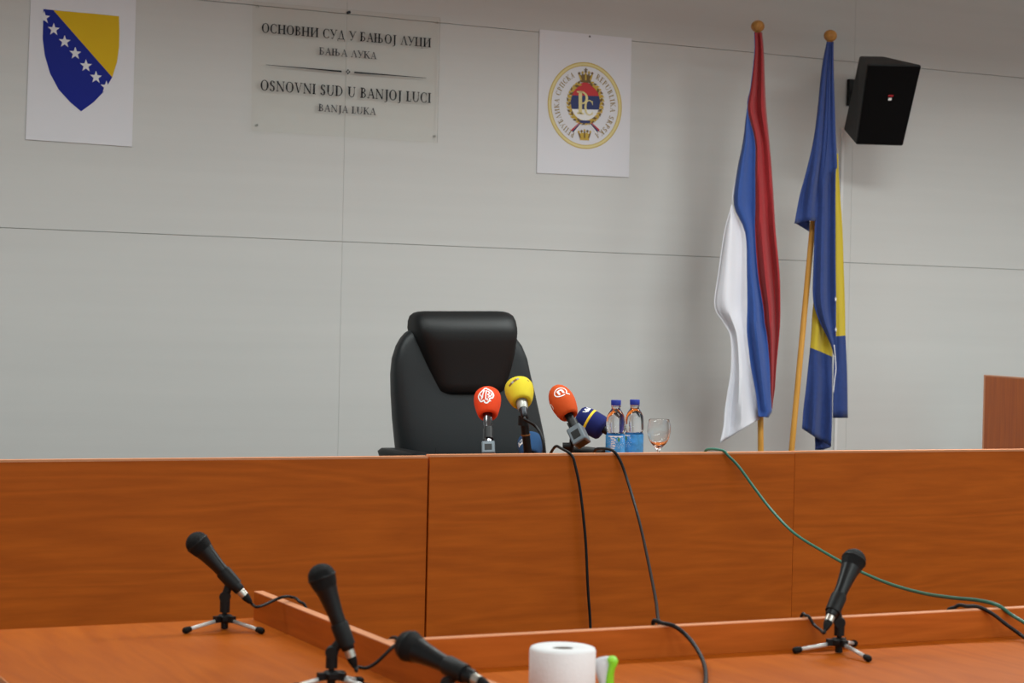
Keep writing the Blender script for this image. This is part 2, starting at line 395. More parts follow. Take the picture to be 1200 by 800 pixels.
# ================================================================== COUNSEL TABLE (L-shaped) with raised rails
TZ = .75
tb = root('counsel_table', (1.39, 3.38, 0), 'cherry wood table with low raised rails in the foreground', 'table')
bm = B()
L = [(.745, 2.3), (5.2, 2.3), (5.2, 3.405), (1.415, 3.405), (1.415, 4.125), (.745, 4.125)]
lo = [bm.verts.new((x, y, TZ-.028)) for x, y in L]; hi = [bm.verts.new((x, y, TZ)) for x, y in L]
bm.faces.new(lo[::-1]); bm.faces.new(hi)
for i in range(6): bm.faces.new((lo[i], lo[(i+1) % 6], hi[(i+1) % 6], hi[i]))
bev(build('tabletop', bm, M['wood_top'], tb), .0015)
bm = B(); box(bm, .743, .745, 2.3, 4.125, TZ-.028, TZ); build('edge_strip', bm, M['edge'], tb, label='pale edge banding on the left table edge')
RZ = .811
for nm, (x0, x1, y0, y1) in (('side_rail', (1.392, 1.413, 2.302, 4.105)), ('rear_rail', (1.4135, 5.2, 3.382, 3.403))):
    bm = B(); box(bm, x0, x1, y0, y1, TZ, RZ-.0022); p = bev(build(nm, bm, M['wood_rail'], tb), .0006, 1)
    bm = B(); box(bm, x0, x1, y0, y1, RZ-.0022, RZ); bev(build('edge_strip', bm, M['edge'], p, label='pale edge banding on top of the rail'), .0006, 1)
for x, y in ((.8, 4.07), (1.36, 4.07), (.8, 2.36), (5.14, 2.36), (5.14, 3.34)):
    bm = B(); box(bm, x-.025, x+.025, y-.025, y+.025, 0, TZ-.028); build('leg', bm, M['wood_v'], tb)

# ================================================================== WOOD PARTITION at right
P0 = aty(1153, 439, 7.15); dr = V((math.sin(R_(19.1)), math.cos(R_(19.1)), 0)); P1 = P0 - dr*1.25
nrm = V((-dr.y, dr.x, 0))
pt = root('wood_partition', (P0.x, P0.y, PZ), 'upright cherry wood screen panel at far right behind the bench', 'partition')
def slab(a, b, z0, z1, t0, t1):
    return hexa(B(), [V((a.x, a.y, z1))+nrm*t1, V((b.x, b.y, z1))+nrm*t1, V((b.x, b.y, z0))+nrm*t1, V((a.x, a.y, z0))+nrm*t1,
                      V((a.x, a.y, z1))+nrm*t0, V((b.x, b.y, z1))+nrm*t0, V((b.x, b.y, z0))+nrm*t0, V((a.x, a.y, z0))+nrm*t0])
build('panel', slab(P0-dr*.02, P1, PZ, P0.z-.006, -.025, 0), M['wood_v'], pt)
bm = slab(P0, P1, P0.z-.006, P0.z, -.0255, .0005); build('top_edge', bm, M['edge'], pt, label='pale edge banding along the top')
bm = slab(P0, P0-dr*.02, PZ, P0.z-.006, -.0255, .0005); build('side_edge', bm, M['edge'], pt, label='pale edge banding up the side')

# ================================================================== WALL PRINTS
def wallpt(x, y, lift): return aty(x, y, WY-lift)
def wpoly(bm, pts, lift, mi=0):
    f = bm.faces.new([bm.verts.new(wallpt(x, y, lift)) for x, y in pts]); f.material_index = mi
def board(bm, pts, t0, t1):
    hexa(bm, [wallpt(*p, t1) for p in pts] + [V((wallpt(*p, t1).x, WY-t0, wallpt(*p, t1).z)) for p in pts])
def strip(bm, outer, inner, lift, mi=0):
    n = len(outer)
    a = [bm.verts.new(wallpt(*p, lift)) for p in outer]; b = [bm.verts.new(wallpt(*p, lift)) for p in inner]
    for i in range(n): bm.faces.new((a[i], a[(i+1) % n], b[(i+1) % n], b[i])).material_index = mi

# --- coat of arms poster (left)
ps = root('coat_of_arms_poster', wallpt(93, 165, .004), 'white poster with blue and yellow starred shield at upper left of wall', 'poster')
bm = B(); board(bm, [(36.5, -12), (159.5, -1.5), (154.8, 171.8), (30, 163.2)], 0, .006); build('poster_board', bm, M['poster'], ps)
def c4(x, y): return x/4, y/4
sh = [(203, 42), (330, 55), (450, 65), (558, 76), (560, 150), (558, 220), (549, 290), (526, 362), (488, 428), (440, 478), (380, 522), (330, 480), (275, 420), (235, 345), (210, 260), (200, 180), (202, 110)]
bm = B(); wpoly(bm, [c4(*p) for p in sh], .0068); build('shield', bm, M['pblue'], ps, label='blue shield')
bm = B(); wpoly(bm, [c4(*p) for p in [(250, 47.5), (450, 65), (558, 76), (560, 150), (558, 220), (549, 290), (526, 362)]], .0074); build('gold_triangle', bm, M['pyellow'], ps, label='golden yellow triangle')
for k, (cx, cy) in enumerate([(207, 82), (252, 138), (303, 195), (353, 250), (403, 308), (450, 362), (499, 408)]):
    pts = []
    for i in range(10):
        a = math.pi/2+i*math.pi/5; rr = 30 if i % 2 == 0 else 12.5
        if k == 0 and math.cos(a) < -.1: pass
        pts.append(c4(cx+rr*math.cos(a)*.97, cy-rr*math.sin(a)*1.03+rr*math.cos(a)*.08))
    bm = B(); wpoly(bm, pts, .0078); build('star', bm, M['poster'], ps)

# --- acrylic court sign
sg = root('court_name_sign', wallpt(404, 160, .004), 'clear acrylic sign with black bilingual court name between the two posters', 'sign')
bm = B(); board(bm, [(296.7, 1.6), (516, 20.8), (512.6, 167.2), (294.8, 153.3)], .012, .017); build('acrylic_plate', bm, M['acrylic'], sg)
def wline(s, pl, pr, cap, mt, lift=.0176, name='lettering'):
    a, b = wallpt(*pl, lift), wallpt(*pr, lift)
    wd, _ = text2d(s); hz = (wallpt(pl[0], pl[1]-cap, lift)-a).length; x0 = 0
    for word in s.split(' '):
        ww, polys = text2d(word); bm = B()
        for p in polys:
            bm.faces.new([bm.verts.new((a.x+(b.x-a.x)*(u+x0)/wd, a.y, (a.z+b.z)/2+v*hz)) for u, v in p])
        build(name, bm, mt, sg); x0 += ww+.06*2+.38
wline('ОСНОВНИ СУД У БАЊОЈ ЛУЦИ', (306.7, 37.8), (505.2, 55.6), 11.0, M['pdark'])
wline('БАЊА ЛУКА', (374.0, 64.3), (441.2, 68.8), 8.4, M['pgrey'])
wline('OSNOVNI SUD U BANJOJ LUCI', (305.2, 106.0), (505.0, 120.3), 12.2, M['pdark'])
wline('BANJA LUKA', (373.2, 130.3), (440.4, 134.6), 8.4, M['pgrey'])
for a, b in (((312, 75.9), (400.4, 83.7)), ((499.5, 91.4), (415, 84.7))):
    bm = B(); wpoly(bm, [(a[0], a[1]-.25), (b[0], b[1]-1.0), (b[0], b[1]+1.0), (a[0], a[1]+.25)], .0176); build('rule_line', bm, M['pdark'], sg)
bm = B(); cx, cy = 407.8, 84.0
for k in range(4):
    dx, dy = ((0, -1.8), (1.7, .1), (0, 1.9), (-1.7, -.1))[k]
    wpoly(bm, [(cx+dx, cy+dy-1.3), (cx+dx+1.2, cy+dy), (cx+dx, cy+dy+1.3), (cx+dx-1.2, cy+dy)], .0176)
build('diamond_ornament', bm, M['pdark'], sg)
bm = B(); lathe(bm, [(.0, 0), (.006, .002), (.006, .02), (.0001, .021)], frame(wallpt(407.5, 15, .0), (0, -1, 0)), 12); build('fixing_screw', bm, M['gunmetal'], sg)
for q in ((301, 8), (511, 27), (508, 160), (300, 147)):
    bm = B(); lathe(bm, [(.0001, 0), (.005, .0), (.005, .013), (.0001, .013)], frame(wallpt(*q, .0), (0, -1, 0)), 12); build('standoff', bm, M['acrylic'], sg)

# --- seal poster
se = root('seal_poster', wallpt(684, 205, .004), 'white poster with round gold seal hanging left of the flags', 'poster')
bm = B(); board(bm, [(632.6, 34.4), (740.3, 44.8), (737, 207.6), (629.2, 202.6)], 0, .006); build('poster_board', bm, M['poster'], se)
bm = B(); lathe(bm, [(.0, .0), (.004, .0), (.004, .008), (.0, .009)], frame(wallpt(690.2, 43, .0), (0, -1, 0)), 10); build('nail', bm, M['gunmetal'], se)
SC = (685.3, 123.6); SL = .05
def ov(rx, ry, n=72): return [(SC[0]+rx*math.cos(2*math.pi*i/n), SC[1]+ry*math.sin(2*math.pi*i/n)+SL*rx*math.cos(2*math.pi*i/n)) for i in range(n)]
bm = B(); strip(bm, ov(43.4, 50.8), ov(42.5, 49.8), .0068); strip(bm, ov(39.8, 47.0), ov(39.1, 46.2), .0068); build('seal_ring', bm, M['gold'], se)
bm = B(); strip(bm, ov(42.5, 49.8), ov(39.8, 47.0), .0066); build('seal_band', bm, M['goldpale'], se)
def arctext(s, a0, a1, r, cap, flip):
    wd, polys = text2d(s, .2); bm = B()
    for p in polys:
        pts = []
        for u, v in p:
            a = R_(a0+(a1-a0)*u/wd); k = r+v*cap if not flip else r-v*cap
            pts.append((SC[0]+k*math.cos(a), SC[1]-k*1.17*math.sin(a)+SL*k*math.cos(a)))
        wpoly(bm, pts, .0068)
    return build('seal_lettering', bm, M['letgold'], se)
arctext('РЕПУБЛИКА СРПСКА', 247, 113, 30.2, 5.6, False)
arctext('REPUBLIKA SRPSKA', 65, -67, 30.2, 5.6, False)
DC = (686.0, 119.5)
def disc(y0, y1, rx=17.5, ry=23.0, n=14):
    P = []
    for i in range(n+1):
        y = y0+(y1-y0)*i/n; h = rx*math.sqrt(max(0, 1-(y/ry)**2)); P.append((y, h))
    return [(DC[0]+h, DC[1]+y+.03*h) for y, h in P]+[(DC[0]-h, DC[1]+y-.03*h) for y, h in reversed(P)]
for nm, a, b, mt in (('red_stripe', -22.9, -7.5, 'pred'), ('blue_stripe', -7.5, 8.6, 'pnavy'), ('white_stripe', 8.6, 22.9, 'white')):
    bm = B(); wpoly(bm, disc(a, b), .0068); build(nm, bm, M[mt], se, label=nm.split('_')[0]+' band of the seal disc')
bm = B()
for i in range(64):                                     # wreath leaves
    a = R_(112+316*(i//2)/31.0) if True else 0
    rr = 18.6 if i % 2 else 20.4
    px_, py_ = DC[0]+rr*math.cos(a), DC[1]-rr*1.22*math.sin(a)+.5
    t = a+R_(55 if i % 2 else 125); l_, w_ = 3.4, 1.6
    wpoly(bm, [(px_+l_*math.cos(t), py_-l_*math.sin(t)), (px_+w_*math.sin(t), py_+w_*math.cos(t)), (px_-l_*math.cos(t), py_+l_*math.sin(t)), (px_-w_*math.sin(t), py_-w_*math.cos(t))], .0072+.0004*(i % 2), i % 3 == 0)
build('wreath', bm, [M['gold'], M['golddark']], se)
bm = B()
for gl, ox, oy, sc in (('P', 676.5, 133.5, 27), ('C', 684.8, 134.5, 17.5)):
    for p in G(gl)[1]: wpoly(bm, [(ox+u*sc*.78, oy-v*sc+.06*u*sc) for u, v in p], .0080+(.0004 if gl == 'C' else 0))
build('monogram', bm, M['goldpale'], se)
def crown(cx, cy, s, nm):
    bm = B()
    wpoly(bm, [(cx-5.2*s, cy+4.2*s), (cx+5.2*s, cy+4.6*s), (cx+7.2*s, cy-1.5*s), (cx+3.4*s, cy-.5*s), (cx, cy-3*s), (cx-3.4*s, cy-.9*s), (cx-7.2*s, cy-2.2*s)], .0072, 1)
    wpoly(bm, [(cx-5.5*s, cy+4*s), (cx+5.5*s, cy+4.6*s), (cx+5.3*s, cy+7*s), (cx-5.3*s, cy+6.4*s)], .0082, 1)
    for k in range(-2, 3):
        x = cx+k*3.4*s
        tube2 = [(cx+k*2.4*s-.9*s, cy+4.2*s), (cx+k*2.4*s+.9*s, cy+4.2*s), (x+.8*s, cy-2*s-(2-abs(k))*.9*s), (x-.8*s, cy-2*s-(2-abs(k))*.9*s)]
        wpoly(bm, tube2, .0076, k % 2)
        wpoly(bm, [(x-1.5*s, cy-3*s-(2-abs(k))*.9*s), (x, cy-4.8*s-(2-abs(k))*.9*s), (x+1.5*s, cy-3*s-(2-abs(k))*.9*s), (x, cy-1.4*s-(2-abs(k))*.9*s)], .0086, (k+1) % 2)
    return bm
bm = crown(686.5, 89.3, 1.12, 't'); wpoly(bm, [(686.2, 79.5), (687.2, 79.5), (687.2, 85), (686.2, 85)], .0084, 1); wpoly(bm, [(684.6, 81.2), (688.8, 81.3), (688.8, 82.3), (684.6, 82.2)], .0084, 1)
build('top_crown', bm, [M['gold'], M['golddark']], se)
bm = crown(685, 157.5, 1.0, 'b'); build('lower_crown', bm, [M['golddark'], M['gold']], se)
bm = B()
for sgn in (-1, 1):
    for k, mi in ((0, 0), (1, 1), (2, 2)):
        o = k*1.5
        wpoly(bm, [(686+sgn*(6.0-o*.2), 143.2+o), (686+sgn*(7.4-o*.2), 143.6+o), (686+sgn*(17-o), 152.3+o*.9), (686+sgn*(15.5-o), 153.6+o*.9)], .0076+.0003*k, mi)
wpoly(bm, [(679.5, 140.8), (692, 141.4), (691.5, 144.6), (680, 144)], .0086, 1)
build('ribbon', bm, [M['pred'], M['pnavy'], M['white']], se)

# ================================================================== LOUDSPEAKER + CONDUIT
spk = root('loudspeaker', aty(1010, 120, WY-.02), 'black wall loudspeaker tilted downwards at upper right of wall', 'speaker')
FT, FB = 7.04, 7.16
fr = [aty(1016.3, 74.8, FT+.03), aty(1080.6, 76.2, FT-.03), aty(1058.6, 171.2, FB-.03), aty(1003, 169.6, FB+.03)]
bk = [aty(1007.2, 65.5, 7.30), aty(1036, 66.0, 7.27), aty(1016, 152, 7.40), aty(988.4, 152.2, 7.42)]
bev(build('cabinet', hexa(B(), fr+bk), M['spk'], spk), .008, 3)
n_ = (fr[1]-fr[0]).cross(fr[3]-fr[0]).normalized()
if n_.y > 0: n_ = -n_
cen = sum(fr, V())/4
gq = [cen+(p-cen)*.965+n_*.004 for p in fr]
bev(build('grille', hexa(B(), gq+[p-n_*.006 for p in gq]), M['spkg'], spk), .003, 2)
def onq(u, v, l): return (gq[0]*(1-u)+gq[1]*u)*(1-v)+(gq[3]*(1-u)+gq[2]*u)*v+n_*l
def qpatch(u0, u1, v0, v1, l):
    f = [onq(u0, v0, l), onq(u1, v0, l), onq(u1, v1, l), onq(u0, v1, l)]; return hexa(B(), f+[p-n_*.002 for p in f])
build('red_badge', qpatch(.47, .57, .362, .384, .006), M['red'], spk, label='small red badge on the grille')
build('white_badge', qpatch(.485, .545, .40, .432, .006), M['white'], spk, label='small white badge on the grille')
bm = B(); bp_ = aty(996, 108, WY-.02); box(bm, bp_.x-.003, bp_.x+.045, WY-.02, WY, bp_.z-.06, bp_.z+.06)
tube(bm, [(bp_.x+.03, WY-.015, bp_.z), (bp_.x+.04, WY-.10, bp_.z+.01)], .016, 12, sub=1); build('wall_bracket', bm, M['blackp'], spk)
a_, b_ = aty(986.8, 150, WY), aty(977, 528, WY)
bm = B(); hexa(bm, [V((a_.x-.007, WY-.012, a_.z)), V((a_.x+.007, WY-.012, a_.z)), V((b_.x+.007, WY-.012, PZ+.0)), V((b_.x-.007, WY-.012, PZ+.0)),
                    V((a_.x-.007, WY, a_.z)), V((a_.x+.007, WY, a_.z)), V((b_.x+.007, WY, PZ)), V((b_.x-.007, WY, PZ))])
tag(build('cable_conduit', bm, M['conduit']), 'thin white cable conduit running down the wall from the loudspeaker', 'conduit')

# ================================================================== FLAGS
FY = 7.08
def pole_pts(top, low):
    a, b = aty(*top, FY), aty(*low, FY); t = (PZ+.06-a.z)/(b.z-a.z); return a, a+(b-a)*t
def sheet(bm, curves, mis, sub=10, rowsub=4, amp=.02, waves=2.2, base=0., seed=0., breaks=None):
    """curves: list of equal-length image polylines, top to bottom; stripes between them"""
    C = [catmull([(x, y, 0) for x, y in c], rowsub) for c in curves]
    n = len(C[0]); cols = []
    for s in range(len(C)-1):
        for k in range(sub + (s == len(C)-2)):
            cols.append((s, k/sub))
    tot = len(cols)
    vs = []
    for r in range(n):
        row = []
        v = r/(n-1)
        for ci, (s, t) in enumerate(cols):
            p = C[s][r].lerp(C[s+1][r], t); u = ci/(tot-1)
            wdt = (C[-1][r]-C[0][r]).length
            A = amp*min(1, wdt/40)
            d = base + A*math.sin(2*math.pi*(waves*u+.25*math.sin(3.1*v+seed))+seed) + .25*A*math.sin(11*u+7*v+seed)
            row.append(bm.verts.new(aty(p.x, p.y, FY+d)))
        vs.append(row)
    for r in range(n-1):
        for c in range(tot-1):
            s = cols[c][0]
            mi = mis[s] if not callable(mis[s]) else mis[s]((r+.5)/(n-1))
            f = bm.faces.new((vs[r][c], vs[r][c+1], vs[r+1][c+1], vs[r+1][c])); f.material_index = mi
# stand holding both poles
pa, pb = pole_pts((888, 34), (891.5, 529)); qa, qb = pole_pts((973, 44), (927.5, 529))
mid = (pb+qb)/2
fs = root('flag_stand', (mid.x, FY, PZ), 'round wooden stand holding both flagpoles behind the bench', 'stand')
bm = B(); lathe(bm, [(.0001, 0), (.2, 0), (.2, .03), (.17, .05), (.0001, .05)], Matrix.Translation((mid.x, FY, PZ)), 40); build('base_disc', bm, M['wood_v'], fs, 30)
for p, t in ((pb, pa), (qb, qa)):
    d = (t-p).normalized(); bm = B(); o_ = p-d*.014
    lathe(bm, [(.015, 0), (.022, 0), (.022, .12), (.015, .12)], frame(o_, d), 20); build('socket', bm, M['pole'], fs, 30)
def pole(name, a, b, label, ball):
    r_ = root(name, (b.x, b.y, b.z), label, 'flag', 'flags on wooden poles')
    d = (a-b).normalized(); bm = B(); lathe(bm, [(.0125, 0), (.0125, (a-b).length)], frame(b, d), 18); build('flagpole', bm, M['pole'], r_, 40)
    bm = B(); prof = [(.0125, -.035), (.0135, -.018)]+[(.0285*math.sin(R_(t)), .004-.0285*math.cos(R_(t))*.9) for t in range(30, 180, 15)]+[(.0001, .004+.0258)]
    lathe(bm, prof, frame(aty(*ball, FY), d), 24); build('finial', bm, M['ball'], r_, True); return r_
f1 = pole('tricolour_flag', pa, pb, 'red blue and white striped flag hanging folded on the left wooden pole', (888, 32))
f2 = pole('blue_yellow_flag', qa, qb, 'deep blue and yellow starred flag hanging on the leaning right wooden pole', (973, 43))
del f1['group'], f2['group']
C0 = [(883.6, 38), (883.8, 60), (879.4, 100), (875, 128), (870.6, 165), (863.5, 200), (857.6, 240), (849, 272), (842, 320), (837.5, 358), (848, 378), (856, 395), (857, 430), (852.8, 460), (849.7, 480), (848, 500), (844, 519)]
C1 = [(883.7, 38), (883.9, 60), (879.5, 100), (875.1, 128), (870.7, 165), (863.6, 200), (858.0, 240), (873, 272), (875, 320), (875.5, 358), (875, 378), (875.5, 395), (880, 430), (885.6, 460), (888, 478), (889, 486), (890, 491)]
C1b = [(884, 38), (884.2, 60), (879.8, 100), (875.4, 128), (871, 165), (864, 200), (860, 240), (873.2, 272), (875.2, 320), (875.7, 358), (875.2, 378), (875.7, 395), (880.2, 430), (885.8, 460), (888, 478), (888.5, 484), (889, 488)]
C2 = [(884.4, 38), (884.6, 60), (880.2, 100), (876, 128), (884.6, 165), (884.8, 200), (885, 240), (884.7, 272), (888, 320), (894, 358), (896, 378), (899, 395), (902, 430), (903, 460), (904.5, 476), (904.5, 482), (900.5, 489)]
C3 = [(893, 38), (895, 60), (896.5, 100), (898, 128), (901.5, 165), (904.5, 200), (907, 240), (909, 272), (913.6, 320), (914.5, 358), (914.2, 378), (913, 395), (909.7, 430), (908, 455), (906, 468), (905.4, 474), (905, 478)]
bm = B()
sheet(bm, [C0, C1], [2], 10, 4, .028, 1.3, -.045, .5)
sheet(bm, [C1b, C2], [1], 10, 4, .030, 1.2, -.058, 1.0)
sheet(bm, [[(x-.5, y) for x, y in C2], C3], [0], 12, 4, .030, 1.6, -.045, 2.2)
solid(build('flag_cloth', bm, [M['fred'], M['fblue'], M['fwhite']], f1, 50), .0015)
bm = B(); tube(bm, [aty(x, y, FY-.045-.03) for x, y in C0[6:]], .0022, 6); build('hem', bm, M['fwhite'], f1, True, label='white hem along the flag edge')
# right flag: front lap, main panel, side fold
bm = B()
A0 = [(968.7, 49), (963, 80), (957.8, 130), (953, 165), (945, 200), (937, 230), (931, 262)]
A0m = [(971, 49), (969, 80), (965.5, 130), (962, 165), (956, 200), (951, 230), (947.5, 258.5)]
A1 = [(974, 49), (973, 80), (972, 130), (970, 165), (966, 200), (962, 230), (957.5, 259)]
sheet(bm, [A0, A0m, A1], [0, 0], 8, 5, .024, 1.4, -.065, .8)
A0c = [(963, 80), (957.8, 130), (953, 165), (945, 200), (937, 230), (931.5, 261)]
A1c = [(966, 80), (963, 130), (960, 165), (955, 200), (950, 230), (948.5, 271.5)]
sheet(bm, [A0c, A1c], [0], 6, 5, .008, 1, -.015, .3)
ML = [(971, 49), (969, 80), (966, 130), (963, 165), (960, 200), (957, 230), (955, 262), (953.6, 300), (952.6, 330), (952.6, 346), (954.5, 360), (960, 376), (967.5, 391), (973.5, 404), (977, 416)]
MR = [(976.8, 49), (977, 80), (978.7, 130), (979.8, 165), (981, 195), (979.3, 203), (979, 262), (979, 300), (979.5, 330), (979.8, 350), (979.8, 364), (979.8, 378), (979.8, 392), (979.8, 404), (980, 418)]
sheet(bm, [ML, MR], [0], 12, 4, .020, 1.5, -.062, 2.6)
YL = [(955.5, 345), (953, 356), (951.6, 372), (950.6, 390), (949.3, 407), (947, 430), (944.5, 455), (941.5, 480), (940, 502)]
YM = [(962, 345), (964, 362), (966, 378), (965, 395), (963, 412.5), (962, 435), (960, 460), (957, 488), (955, 512)]
YR = [(976, 345), (978, 370), (978, 390), (977, 404), (975.5, 418), (975.5, 440), (975.3, 465), (975, 495), (974, 523)]
fy = lambda v: 1 if v < .5 else 0
sheet(bm, [YL, YM, YR], [fy, fy], 8, 4, .016, 1.7, -.02, .4)
sheet(bm, [[(955, 495), (955, 505), (955.3, 527)], [(965, 495), (965, 510), (964, 527)], [(974, 495), (974.5, 510), (973.5, 524)]], [0, 0], 6, 4, .012, 1.2, .012, .4)
SL_ = [(976, 180), (978.5, 205), (978.5, 235), (979, 272), (979, 320), (979, 350), (979, 375), (978.5, 394), (977.5, 420), (976.5, 450), (976, 489.5)]
SR_ = [(982.2, 180), (983, 205), (985, 235), (987.5, 272), (989, 320), (990, 350), (990.5, 375), (990.8, 393), (992, 420), (993, 450), (993.6, 489.5)]
fs2 = lambda v: 1 if v < .7 else 0
sheet(bm, [SL_, SR_], [fs2], 10, 4, .012, 1.3, -.012, 1.4)
solid(build('flag_cloth', bm, [M['fnavy'], M['fyellow'], M['fwhite']], f2, 50), .0015)
for cx, cy in ((979.3, 350.5), (979.6, 386)):
    bm = B(); pts = []
    for i in range(10):
        a = math.pi/2+i*math.pi/5; rr = 3.2 if i % 2 == 0 else 1.4; pts.append(aty(cx+rr*.4*math.cos(a), cy-rr*math.sin(a), FY-.082))
    bm.faces.new([bm.verts.new(p) for p in pts]); solid(build('star', bm, M['fwhite'], f2), .001)
bm = B(); tube(bm, [aty(x, y, FY-.074) for x, y in ((977.5, 404), (979, 420), (979.5, 433), (978, 445), (976.5, 460))], .0022, 6); build('hem', bm, M['fwhite'], f2, True, label='white hem along the flag edge')

# ================================================================== OFFICE CHAIR
CY = 6.15
def cp(x, y, off=0.):
    p = aty(x, y, CY); return V((p.x, CY-off, p.z))
seat_c = cp(546, 530)
ch = root('office_chair', (seat_c.x, CY, PZ), 'black leather executive chair with padded headrest behind the bench', 'chair')
def crow(y, l, r, f, b): 
    a, c = cp(l, y), cp(r, y); m = (a+c)/2
    return (m, (c-a)/2, V((0, -f, 0)), V((0, b, 0)))
bm = B()
loft(bm, [crow(378, 496, 582, .012, .012), crow(380, 491, 588, .022, .02), crow(384, 484, 592.5, .032, .03), crow(390, 475, 598, .045, .04), crow(396, 470, 603, .05, .045), crow(405, 465, 609.5, .055, .05), crow(420, 460.5, 615.5, .06, .055),
          crow(438, 459, 619, .065, .06), crow(460, 459.3, 624, .07, .06), crow(490, 461, 630, .08, .06), crow(515, 463.3, 634.5, .09, .06), crow(540, 466, 637, .095, .06), crow(580, 472, 636, .09, .055), crow(600, 480, 628, .06, .04)], .62, 56)
build('backrest', bm, M['leather'], ch, True)
bm = B()
loft(bm, [crow(364.3, 497, 580, .03, .0), crow(364.8, 490, 587, .045, .012), crow(366.5, 485, 592, .06, .02), crow(370, 481.3, 595.5, .078, .03), crow(376, 479.3, 596.8, .096, .03), crow(384, 478.8, 597.2, .108, .03), crow(390, 479.5, 597, .112, .02),
          crow(400, 482, 596.5, .108, .02), crow(415, 487, 595, .100, .02), crow(432, 493, 591.5, .091, .02), crow(448, 499, 587, .085, .02), crow(457, 502, 584, .081, .01), crow(461.5, 506, 580, .072, .01)], .42, 56)
build('headrest', bm, M['leather_dark'], ch, True, label='padded black headrest bolster')
for x in (497, 592):
    bm = B(); tube(bm, [cp(x+(2 if x < 540 else -1), y, .063+.024*(y-470)/60) for y in (470, 490, 515, 545)], .0016, 6); build('seam', bm, M['leather_dark'], ch, True)
bm = B(); sc_ = V((seat_c.x, CY-.30, 0))
loft(bm, [(sc_+V((0, 0, PZ+.40)), V((.22, 0, 0)), V((0, -.22, 0)), V((0, .22, 0))), (sc_+V((0, 0, PZ+.42)), V((.255, 0, 0)), V((0, -.255, 0)), V((0, .255, 0))),
          (sc_+V((0, 0, PZ+.48)), V((.26, 0, 0)), V((0, -.265, 0)), V((0, .26, 0))), (sc_+V((0, 0, PZ+.52)), V((.24, 0, 0)), V((0, -.25, 0)), V((0, .25, 0))), (sc_+V((0, 0, PZ+.53)), V((.19, 0, 0)), V((0, -.2, 0)), V((0, .2, 0)))], .45, 40)
build('seat', bm, M['leather'], ch, True)
armz = aty(470, 527.5, CY-.28).z
al = aty(457.5, 530, CY-.28).x; ar = 2*seat_c.x-al-.0
for sx, x0 in ((1, al), (-1, ar)):
    xc = x0+sx*.045; zt = armz
    bm = B(); loft(bm, [((xc, CY-.28, zt-.032), V((.028, 0, 0)), V((0, -.15, 0)), V((0, .13, 0))), ((xc, CY-.28, zt-.026), V((.04, 0, 0)), V((0, -.165, 0)), V((0, .145, 0))), ((xc, CY-.28, zt-.01), V((.045, 0, 0)), V((0, -.17, 0)), V((0, .15, 0))), ((xc, CY-.28, zt), V((.036, 0, 0)), V((0, -.155, 0)), V((0, .135, 0)))], .5, 28)
    a = build('armrest', bm, M['blackp'], ch, True)
    bm = B(); tube(bm, [(xc, CY-.36, zt-.03), (xc, CY-.35, PZ+.5), (xc+sx*.06, CY-.3, PZ+.40)], .016, 10); build('arm_support', bm, M['blackp'], a, True)
bm = B(); tube(bm, [(seat_c.x, CY-.04, PZ+.62), (seat_c.x, CY-.07, PZ+.42), (seat_c.x, CY-.28, PZ+.385)], .03, 12); build('back_bracket', bm, M['blackp'], ch, True)
bm = B(); lathe(bm, [(.03, PZ+.08), (.03, PZ+.26), (.02, PZ+.26), (.02, PZ+.40)], Matrix.Translation((seat_c.x, CY-.3, 0)), 20); build('gas_column', bm, M['blackp'], ch, 40)
for k in range(5):
    a = 2*math.pi*k/5+.3; e = V((seat_c.x+.29*math.cos(a), CY-.3+.29*math.sin(a), PZ+.075))
    bm = B(); tube(bm, [(seat_c.x, CY-.3, PZ+.10), e], lambda t: .026-.008*t, 10, sub=1); s_ = build('base_spoke', bm, M['blackp'], ch, True)
    bm = B(); lathe(bm, [(.0001, -.02), (.028, -.02), (.03, 0), (.028, .02), (.0001, .02)], frame((e.x, e.y, PZ+.03), (-math.sin(a), math.cos(a), 0)), 18)
    tube(bm, [(e.x, e.y, PZ+.05), (e.x, e.y, PZ+.075)], .009, 8, sub=1); build('caster', bm, M['rubber'], s_, 40)

# ================================================================== BROADCAST MICROPHONES on the bench
FOAM_A = [(0, .026), (.06, .0295), (.15, .0325), (.30, .0365), (.45, .0395), (.60, .0408), (.72, .0402), (.82, .037), (.90, .0305), (.955, .0215), (.99, .010), (1, 0)]
FOAM_B = [(0, .026), (.06, .030), (.15, .0335), (.30, .0372), (.45, .0388), (.58, .0382), (.70, .0355), (.80, .0312), (.89, .0245), (.95, .017), (.985, .009), (1, 0)]
FOAM_C = [(0, .024), (.03, .0335), (.08, .038), (.20, .0395), (.45, .040), (.65, .0395), (.80, .038), (.90, .034), (.96, .027), (.99, .016), (1, 0)]
def prad(prof, t):
    for (a, ra), (b, rb) in zip(prof, prof[1:]):
        if a <= t <= b: return ra+(rb-ra)*(t-a)/(b-a)
    return prof[0][1] if t < 0 else 0
def decal(bm, F, prof, Ln, polys, th0, t0, sc, lift=.0006, rot=0., mi=0):
    c, s = math.cos(R_(rot)), math.sin(R_(rot))
    for p in polys:
        vs = []
        for u, v in p:
            u, v = (u*c-v*s)*sc, (u*s+v*c)*sc
            t = min(.985, max(.005, t0+v/Ln)); r = prad(prof, t)+lift; th = -(u/max(.012, prad(prof, t0)))+th0
            vs.append(bm.verts.new(F @ V((-r*math.sin(-th), r*math.cos(th), t*Ln)) if False else F @ V((r*math.sin(th), r*math.cos(th), t*Ln))))
        try: bm.faces.new(vs).material_index = mi
        except ValueError: pass
